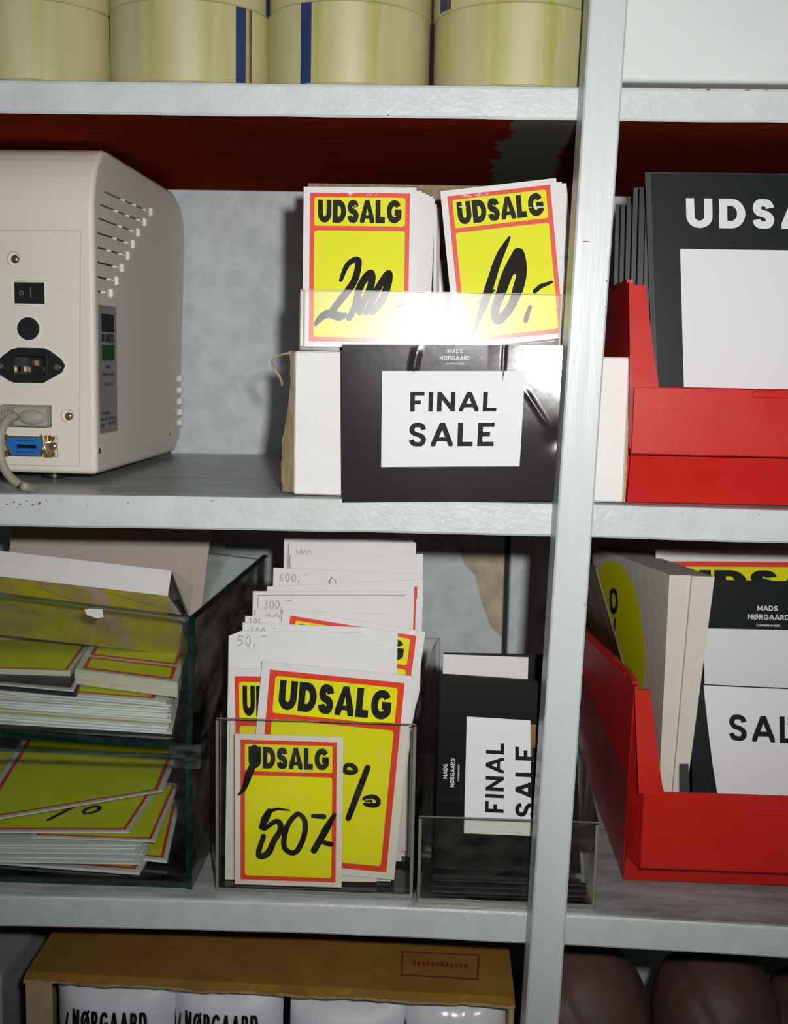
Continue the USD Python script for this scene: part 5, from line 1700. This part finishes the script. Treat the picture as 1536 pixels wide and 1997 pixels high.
def bisolid(q1, q2, n=10):
    """Closed solid between two (possibly twisted) quads, both gridded."""
    g_ = np.linspace(0, 1, n + 1)
    U_, V_ = np.meshgrid(g_, g_)
    def bil(q):
        q = [np.asarray(c) for c in q]
        u, v = U_.ravel()[:, None], V_.ravel()[:, None]
        return (q[0] * (1 - u) + q[1] * u) * (1 - v) + (q[3] * (1 - u) + q[2] * u) * v
    N = (n + 1) ** 2
    f = []
    for j in range(n):
        for i in range(n):
            a = j * (n + 1) + i
            f += [[a, a + 1, a + n + 2], [a, a + n + 2, a + n + 1]]
    f = np.array(f)
    ring_ = list(range(n + 1)) + [(j + 1) * (n + 1) - 1 for j in range(2, n + 2)] + [n * (n + 1) + i for i in range(n - 1, -1, -1)] + [j * (n + 1) for j in range(n - 1, 0, -1)]
    ring_ = list(range(n + 1)) + [(j + 1) * (n + 1) + n for j in range(n)] + [n * (n + 1) + i for i in range(n - 1, -1, -1)] + [j * (n + 1) for j in range(n - 1, 0, -1)]
    side = []
    for i in range(len(ring_)):
        a, b = ring_[i], ring_[(i + 1) % len(ring_)]
        side += [[a, a + N, b + N], [a, b + N, b]]
    m = trimesh.Trimesh(np.vstack([bil(q1), bil(q2)]), np.vstack([f, f[:, ::-1] + N, side]), process=False)
    m.fix_normals()
    return m


wT, wB = (f_tr - f_tl), (f_br - f_bl)
blk.part('left_board', bisolid([r_tl, f_tl, f_bl, r_bl], [r_tl + wT * .48, f_tl + wT * .48, f_bl + wB * .48, r_bl + wB * .48]), m_foam)
fo = np.array([0, -.002, 0])
blk.part('right_board', bisolid([r_tl + wT * .5, f_tl + wT * .5 + fo, f_bl + wB * .5 + fo, r_bl + wB * .5], [r_tl + wT, f_tl + wT + fo, f_bl + wB + fo, r_bl + wB]), m_foam)
shf = Sheet(r_tl, f_tl, f_bl, r_bl, 150, 440, bend=lambda u, v: np.zeros_like(u))
if shf.n[0] > 0:
    shf.n = -shf.n


def face_xy(px, py):
    """Coordinates on the (slightly twisted) left face at a pixel."""
    from scipy.optimize import fsolve
    def err(uv):
        q_ = px_of(shf.m(np.array([[uv[0] * 150, uv[1] * 440]]))[0])
        return [q_[0] - px, q_[1] - py]
    a, b = fsolve(err, [.5, .5])
    return a * 150, b * 440


ov = [(1192, 1097), (1212, 1106), (1230, 1135), (1245, 1190), (1254, 1250), (1257, 1300), (1250, 1345), (1235, 1350), (1205, 1290), (1185, 1220), (1172, 1160), (1166, 1125), (1175, 1103)]
ovp = Polygon([face_xy(*p) for p in ov]).buffer(4).buffer(-4).simplify(.3)
oc = [face_xy(*p) for p in ov]
cx_, cy_ = np.mean([o[0] for o in oc]), np.mean([o[1] for o in oc])
blk.part('yellow_oval', shf.flat(ovp.buffer(3, quad_segs=8).intersection(sbox(0, 0, 150, 440)), .0003), m_yellow)
o1 = Polygon([face_xy(*p) for p in [(1195, 1146), (1203, 1150), (1206, 1170), (1204, 1190), (1198, 1199), (1191, 1192), (1189, 1170), (1190, 1152)]])
o2 = Polygon([face_xy(*p) for p in [(1197, 1156), (1200, 1160), (1202, 1172), (1199, 1186), (1195, 1184), (1193, 1170), (1194, 1158)]])
o3 = Polygon([face_xy(*p) for p in [(1199, 1205), (1202, 1205), (1199, 1244), (1193, 1244), (1191, 1228), (1195, 1228)]])
blk.part('lettering', shf.flat(unary_union([o1.buffer(0).difference(o2.buffer(0)), o3.buffer(0)]), .0006), m_black)
# brown wood-grain card left of it
wa, wb_ = P(1160, 1108, 0.150), P(1216, 1303, 0.135)
wdir = np.array([-0.014, 0.150, 0.006])
wfoot = np.array([wb_[0] + .010, 0.125, zf])
wq = [wa + wdir, wa, wb_, wb_ + wdir * [1, 1, 0]]
wcard = Sheet(*wq, 1, 1).slab(0.0012)
wq2 = [wb_ + wdir * [1, 1, 0], wb_, wfoot, wfoot + wdir * [0, 1, 0]]
solo('board', cat(wcard, Sheet(*wq2, 1, 1).slab(0.0012)), m_woodcard, 'brown wood-grain card between the foamboard and the left wall of the lower bin', 'board')
# signs in the lower bin
q = [P(1278, 1072, 0.190), P(1760, 1074, 0.190), P(1760, 1540, 0.180), P(1290, 1540, 0.180)]
kk = drop(q, zf); dy2 = 466.0 * (kk - 1)
sy = Thing('sale_card', 'large yellow UDSALG card at the back of the lower red bin', 'sign', mid_bottom(*q))
shy = Sheet(*q, 482.0, 466.0 * kk)
sy.part('sheet', shy.slab(.0008), m_paper)
hd = rrect(32, 380 + dy2, 450, 434 + dy2, 5); fd = rrect(32, 30, 450, 368 + dy2, 5)
sy.part('red_frame', shy.flat(sbox(20, 20, 462, 444 + dy2).difference(unary_union([hd, fd])), .00015), m_red)
sy.part('yellow_panel', shy.flat(hd, .00015), m_yellow); sy.part('yellow_panel', shy.flat(fd, .00015), m_yellow)
sy.part('lettering', shy.flat(text('UDSALG', 44, 384 + dy2, 396, 44, s=.27, gap=.07, k=.97), .0003), m_black)


def black_sign(label, q, W, Hh, rect, words=None, brand=None, bend=None):
    th = Thing('final_sale_card', label, 'sign', mid_bottom(*q))
    sh = Sheet(*q, W, Hh, bend)
    th.part('sheet', sh.slab(.0008, nu=44, nv=4) if bend else sh.slab(.0008), m_sign_black)
    th.part('white_panel', sh.flat(rect, .0002), m_ink_white)
    if words:
        th.part('lettering', sh.flat(unary_union([text(w, *b, s=.185, gap=.17) for w, b in words]), .0004), m_black)
    if brand:
        th.part('brand_lettering', sh.flat(unary_union([text(w, *b, s=.17, gap=.14) for w, b in brand]), .0003), m_ink_white)
    return th


q = [P(1300, 1129, 0.128), P(1668, 1136, 0.128), P(1668, 1600, 0.118), P(1310, 1596, 0.118)]
kk = drop(q, zf); d2 = 465.0 * (kk - 1)
black_sign('black FINAL SALE sign with small brand print, behind the front one in the lower bin', q, 368.0, 465.0 * kk, sbox(70, 40 + d2, 330, 372 + d2),
           brand=[('MADS', (176, 408 + d2, 40, 10)), ('NØRGAARD', (158, 391 + d2, 80, 10)), ('COPENHAGEN', (174, 378 + d2, 46, 4.5))])
q = [P(1345, 1333, 0.096), P(1720, 1347, 0.096), P(1720, 1640, 0.084), P(1352, 1640, 0.084)]
kk = drop(q, zf); d2 = 300.0 * (kk - 1)
black_sign('black sign with a bulging white SALE panel, front of the lower red bin', q, 375.0, 300.0 * kk,
           affinity.translate(Polygon([(26, 298), (28, 270), (33, 215), (40, 150), (48, 95), (56, 40), (320, 40), (340, 298)]), 0, d2), words=[('SALE', (72, 196 + d2, 172, 50))],
           bend=lambda u, v: 0.004 * np.sin(np.clip(u, 0, 1) * math.pi))
blank_card('narrow grey card edge beside the foamboard front in the lower bin', P(1325, 1490, 0.066), P(1342, 1490, 0.066), P(1345, 1560, 0.064), P(1325, 1560, 0.064), m=m_sleeve)

# ------------------------------------------------------------------ bottom bay: cardboard box with bags, grey box, brown cushions
zq = Z4 + 0.0004
YK = 0.012
KT = 0.0042
kl, kr = P(47, 1906, YK), P(1004, 1957, YK)
ktop_l, ktop_r = kl[2], kr[2]
KD = 0.30
bx = Thing('cardboard_box', 'brown cardboard box lying open at the front with white bags inside, bottom shelf', 'box', ((kl[0] + kr[0]) / 2, YK + KD / 2, zq))
xs = np.linspace(kl[0], kr[0], 60)
zt_ = np.interp(xs, [kl[0], kr[0]], [ktop_l, ktop_r])
yj = YK + RNG.normal(0, .0006, 60) + 0.001 * np.sin(np.arange(60) * .5)
drop = np.abs(RNG.normal(0, .0005, 60))
v = []
for k in range(60):
    zb_k = zt_[k]
    v += [[xs[k], yj[k], zb_k - .0004 - drop[k]], [xs[k], YK + .006, zb_k + .0016], [xs[k], YK + .03, zb_k + .0024], [xs[k], YK + KD, zb_k + .0024], [xs[k], YK + KD, zb_k + .0024 - KT], [xs[k], YK + .006, zb_k - KT + .0012], [xs[k], yj[k] + .0004, zb_k - KT + .0004]]
f = []
for k in range(59):
    for j in range(7):
        a, b = k * 7 + j, k * 7 + (j + 1) % 7
        f += [[a, b, b + 7], [a, b + 7, a + 7]]
for k in (0, 59):
    f += [[k * 7, k * 7 + j, k * 7 + j + 1] for j in range(1, 6)]
ms = trimesh.Trimesh(v, f, process=False); ms.fix_normals()
tpn = bx.part('top_panel', ms, m_kraft)
v2 = []
for k in range(60):
    v2 += [[xs[k], yj[k] - .0004, zt_[k] - KT + .0004], [xs[k], yj[k] - .0006 - abs(RNG.normal(0, .0003)), zt_[k] - .0012 - drop[k]]]
f2_ = []
for k in range(59):
    a = 2 * k
    f2_ += [[a, a + 2, a + 3], [a, a + 3, a + 1]]
bx.part('torn_edge', trimesh.Trimesh(v2, f2_, process=False), m_kraft_edge, label='pale torn front edge of the top')
# faint red stamp on the top
s_px = [(783, 1855), (935, 1862), (933, 1912), (781, 1903)]
s3 = [hit(*p, np.array([0, YK, (ktop_l + ktop_r) / 2]), np.array([0, 0, 1.0])) for p in s_px]
zs_ = lambda p: np.interp(p[0], [kl[0], kr[0]], [ktop_l, ktop_r]) + .0026
s3 = [np.array([*hit(*px_, np.array([0, 0, zs_(p)]), np.array([0, 0, 1.0]))[:2], zs_(p)]) for px_, p in zip(s_px, s3)]
shs = Sheet(*s3, 150, 60)
st_g = [sbox(0, 0, 150, 60).difference(sbox(4, 4, 146, 56))] + [sbox(22 + 9 * k, 26 + (k % 2), 28 + 9 * k, 38 - (k % 3)) for k in range(12)]
bx.part('red_stamp', shs.flat(unary_union(st_g), .0003), m_stamp, parent=tpn)
for (x, nm) in ((kl[0], 'left_panel'), (kr[0] - KT, 'right_panel')):
    zt__ = ktop_l if nm == 'left_panel' else ktop_r
    bx.part(nm, rbox(np.array([x, YK + .004, zq]), np.array([x + KT, YK + KD, zt__ - KT]), .0008), m_kraft_pale)
fl_x = P(104, 1960, YK + .004)[0]
bx.part('front_flap', rbox(np.array([kl[0] + .0002, YK + .001, zq]), np.array([fl_x, YK + .0038, ktop_l - KT - .0004]), .0006), m_kraft_pale, label='pale front flap at the left')
bx.part('back_panel', solid_box((kl[0] + KT, YK + KD - KT, zq), (kr[0] - KT, YK + KD, ktop_l - KT * 1.5)), m_kraft_pale)
bx.part('bottom_panel', solid_box((kl[0] + KT, YK + .006, zq), (kr[0] - KT, YK + KD - KT - .0002, zq + KT)), m_kraft_pale)
# bags
zg = zq + KT + .0004


def bag(label, x0, x1, ztop, Y, m, word=None, seed=0, thick=0.034, flap=None):
    rr = np.random.default_rng(seed)
    w, h = x1 - x0, ztop - zg
    n, k = 26, 34
    th = Thing('plastic_bag', label, 'bag', ((x0 + x1) / 2, Y + .02, zg))
    U, V = np.meshgrid(np.linspace(-1, 1, n), np.linspace(-1, 1, k))
    prof_ = (1 - np.abs(U) ** 4) * (1 - np.abs(V) ** 10) + .06
    wr = meshkit.fbm(np.stack([U * 2.6 + seed * 7, V * 3.2, V * 0 + seed], -1)) - .5
    d = thick * .5 * np.clip(prof_, 0, 1) + .0035 * wr * (1 - np.abs(U) ** 6)
    ex = 0.0025 * (meshkit.fbm(np.stack([V * 3 + seed, U * 0, U * 0 + 3], -1)) - .5)
    X = (x0 + x1) / 2 + U * w * .5 * (1 - .02 * np.cos(V * 3)) + ex
    Zz = zg + (V + 1) / 2 * h + .002 * (meshkit.fbm(np.stack([U * 3 + 5 * seed, U * 0, U * 0], -1)) - .5) * (V > .5)
    Zz = np.maximum(Zz, zg)
    Fv = np.stack([X, Y - d + thick * .5, Zz], -1).reshape(-1, 3); Bv = np.stack([X, Y + d + thick * .5, Zz], -1).reshape(-1, 3)
    f = []
    for j in range(k - 1):
        for i in range(n - 1):
            a = j * n + i
            f += [[a, a + 1, a + n + 1], [a, a + n + 1, a + n]]
    f = np.array(f); N = n * k
    ring_ = [i for i in range(n)] + [(j + 1) * n - 1 for j in range(1, k)] + [(k - 1) * n + i for i in range(n - 2, -1, -1)] + [j * n for j in range(k - 2, 0, -1)]
    side = []
    for i in range(len(ring_)):
        a, b = ring_[i], ring_[(i + 1) % len(ring_)]
        side += [[a, a + N, b + N], [a, b + N, b]]
    ms_ = trimesh.Trimesh(np.vstack([Fv, Bv]), np.vstack([f, f[:, ::-1] + N, side]), process=False); ms_.fix_normals()
    th.part('film', ms_, m, smooth=50)
    if word:
        ux0, wd, zt0, hh = word
        g = text('NØRGAARD', 0, 0, 1, 1, s=.165, gap=.09, k=.58)
        pts_ = []
        out = []
        from scipy.interpolate import RegularGridInterpolator
        it = RegularGridInterpolator((np.linspace(-1, 1, k), np.linspace(-1, 1, n)), Y - d + thick * .5, bounds_error=False, fill_value=None)
        for ii in range(30):
            for p in polys(g.intersection(sbox(ii / 30, -.2, (ii + 1) / 30, 1.2))):
                v_, f_ = tri2(p)
                xx = ux0 + v_[:, 0] * wd; zz2 = zt0 + v_[:, 1] * hh
                yy = it(np.c_[(zz2 - zg) / h * 2 - 1, (xx - (x0 + x1) / 2) / (w * .5)]) - .0016
                out.append(trimesh.Trimesh(np.c_[xx, yy, zz2], f_, process=False))
        th.part('lettering', cat(*out), m_black)
        sl_ = [(ux0 - wd * .13, zt0 - hh * .1), (ux0 - wd * .09, zt0 - hh * .1), (ux0 - wd * .06, zt0 + hh * .75), (ux0 - wd * .09, zt0 + hh * .7)]
        v_, f_ = tri2(Polygon(sl_))
        yy = it(np.c_[(v_[:, 1] - zg) / h * 2 - 1, (v_[:, 0] - (x0 + x1) / 2) / (w * .5)]) - .0016
        th.part('logo_stroke', trimesh.Trimesh(np.c_[v_[:, 0], yy, v_[:, 1]], f_, process=False), m_black)
    if flap is not None:
        fx0, fx1, fz0, fz1 = flap
        th.part('folded_flap', rbox(np.array([fx0, Y + thick * .5 + .003, fz0]), np.array([fx1, Y + thick * .5 + .006, fz1]), .001), m_bag_pink, label='pinkish folded flap')
    return th


YB_ = 0.020
X_ = lambda px, py=1960: P(px, py, YB_)[0]
Z_ = lambda px, py: P(px, py, YB_)[2]
bag('white plastic bag printed with black lettering, leftmost in the cardboard box', X_(103), X_(330), Z_(200, 1922), YB_, m_bag, word=(X_(139), X_(286) - X_(139), Z_(210, 2012), Z_(210, 1973) - Z_(210, 2012)), seed=1)
bag('white plastic bag printed with black lettering, second from the left in the cardboard box', X_(334), X_(545), Z_(440, 1934), YB_, m_bag, word=(X_(358), X_(503) - X_(358), Z_(430, 2018), Z_(430, 1979) - Z_(430, 2018)), seed=2)
bag('plain white bag with a pinkish flap, third from the left in the box', X_(562), X_(786), Z_(670, 1970), YB_, m_bag, seed=3, flap=(X_(576), X_(776), Z_(670, 1990), Z_(670, 1956)))
bag('shiny white plastic bag at the right end of the cardboard box', X_(790), X_(988), Z_(890, 1962), YB_ + .002, m_bag_glossy, seed=4)

# grey box left of it
gx = P(2, 1900, 0.055)
gz = gx[2]
gb = Thing('grey_box', 'plain grey board box at the left edge of the bottom shelf', 'box', (gx[0] - .1, .2, zq))
gb.part('box_body', rbox(np.array([gx[0] - .22, 0.055, zq]), np.array([gx[0], 0.345, gz - .0045]), .001), m_grey_box)
gb.part('lid', rbox(np.array([gx[0] - .2205, 0.0545, gz - .004]), np.array([gx[0] + .0005, 0.3455, gz]), .0008), m_grey_box)


# dark brown rounded cushions, bottom right
def cushion(label, c, rx, ry, rtop, seed):
    m = trimesh.creation.icosphere(5, 1.0)
    v = np.asarray(m.vertices).copy()
    n = meshkit.fbm(v * 1.5 + seed * 3.1) - .5
    fold = np.exp(-((v[:, 0] * .8 + v[:, 2] * .6 - .25 + .15 * seed) / .12) ** 2)
    v = v * (1 + .09 * n - .035 * fold)[:, None]
    zmid = c[2] - rtop
    low = zmid - zq
    v[:, 2] = np.where(v[:, 2] > 0, v[:, 2] * rtop, np.sign(v[:, 2]) * np.abs(v[:, 2]) ** 1.0 * low)
    r_ = np.where(v[:, 2] < 0, 1 + .0 * v[:, 2], 1)
    v[:, 0] *= rx * r_; v[:, 1] *= ry * r_
    v += [c[0], c[1], zmid]
    v[:, 2] = np.maximum(v[:, 2], zq)
    m.vertices = v
    return solo('cushion', m, m_brown_soft, label, 'cushion', smooth=True)


c1 = P(1140, 1856, 0.11); cushion('dark brown rounded cushion beside the post, bottom right bay', (c1[0], .128, c1[2]), .060, .062, .066, 1)
c2 = P(1412, 1868, 0.11); cushion('larger dark brown rounded cushion at the right, bottom bay', (c2[0], .130, c2[2]), .0535, .062, .062, 2)
c3 = P(1215, 1862, 0.28); cushion('small brown cushion glimpsed behind the two in front', (c3[0] - .012, .270, c3[2]), .034, .04, .05, 3)
c4 = P(1540, 1884, 0.26); cushion('brown cushion cut by the right picture edge, bottom bay', (c4[0] + .026, .265, c4[2]), .052, .045, .06, 4)
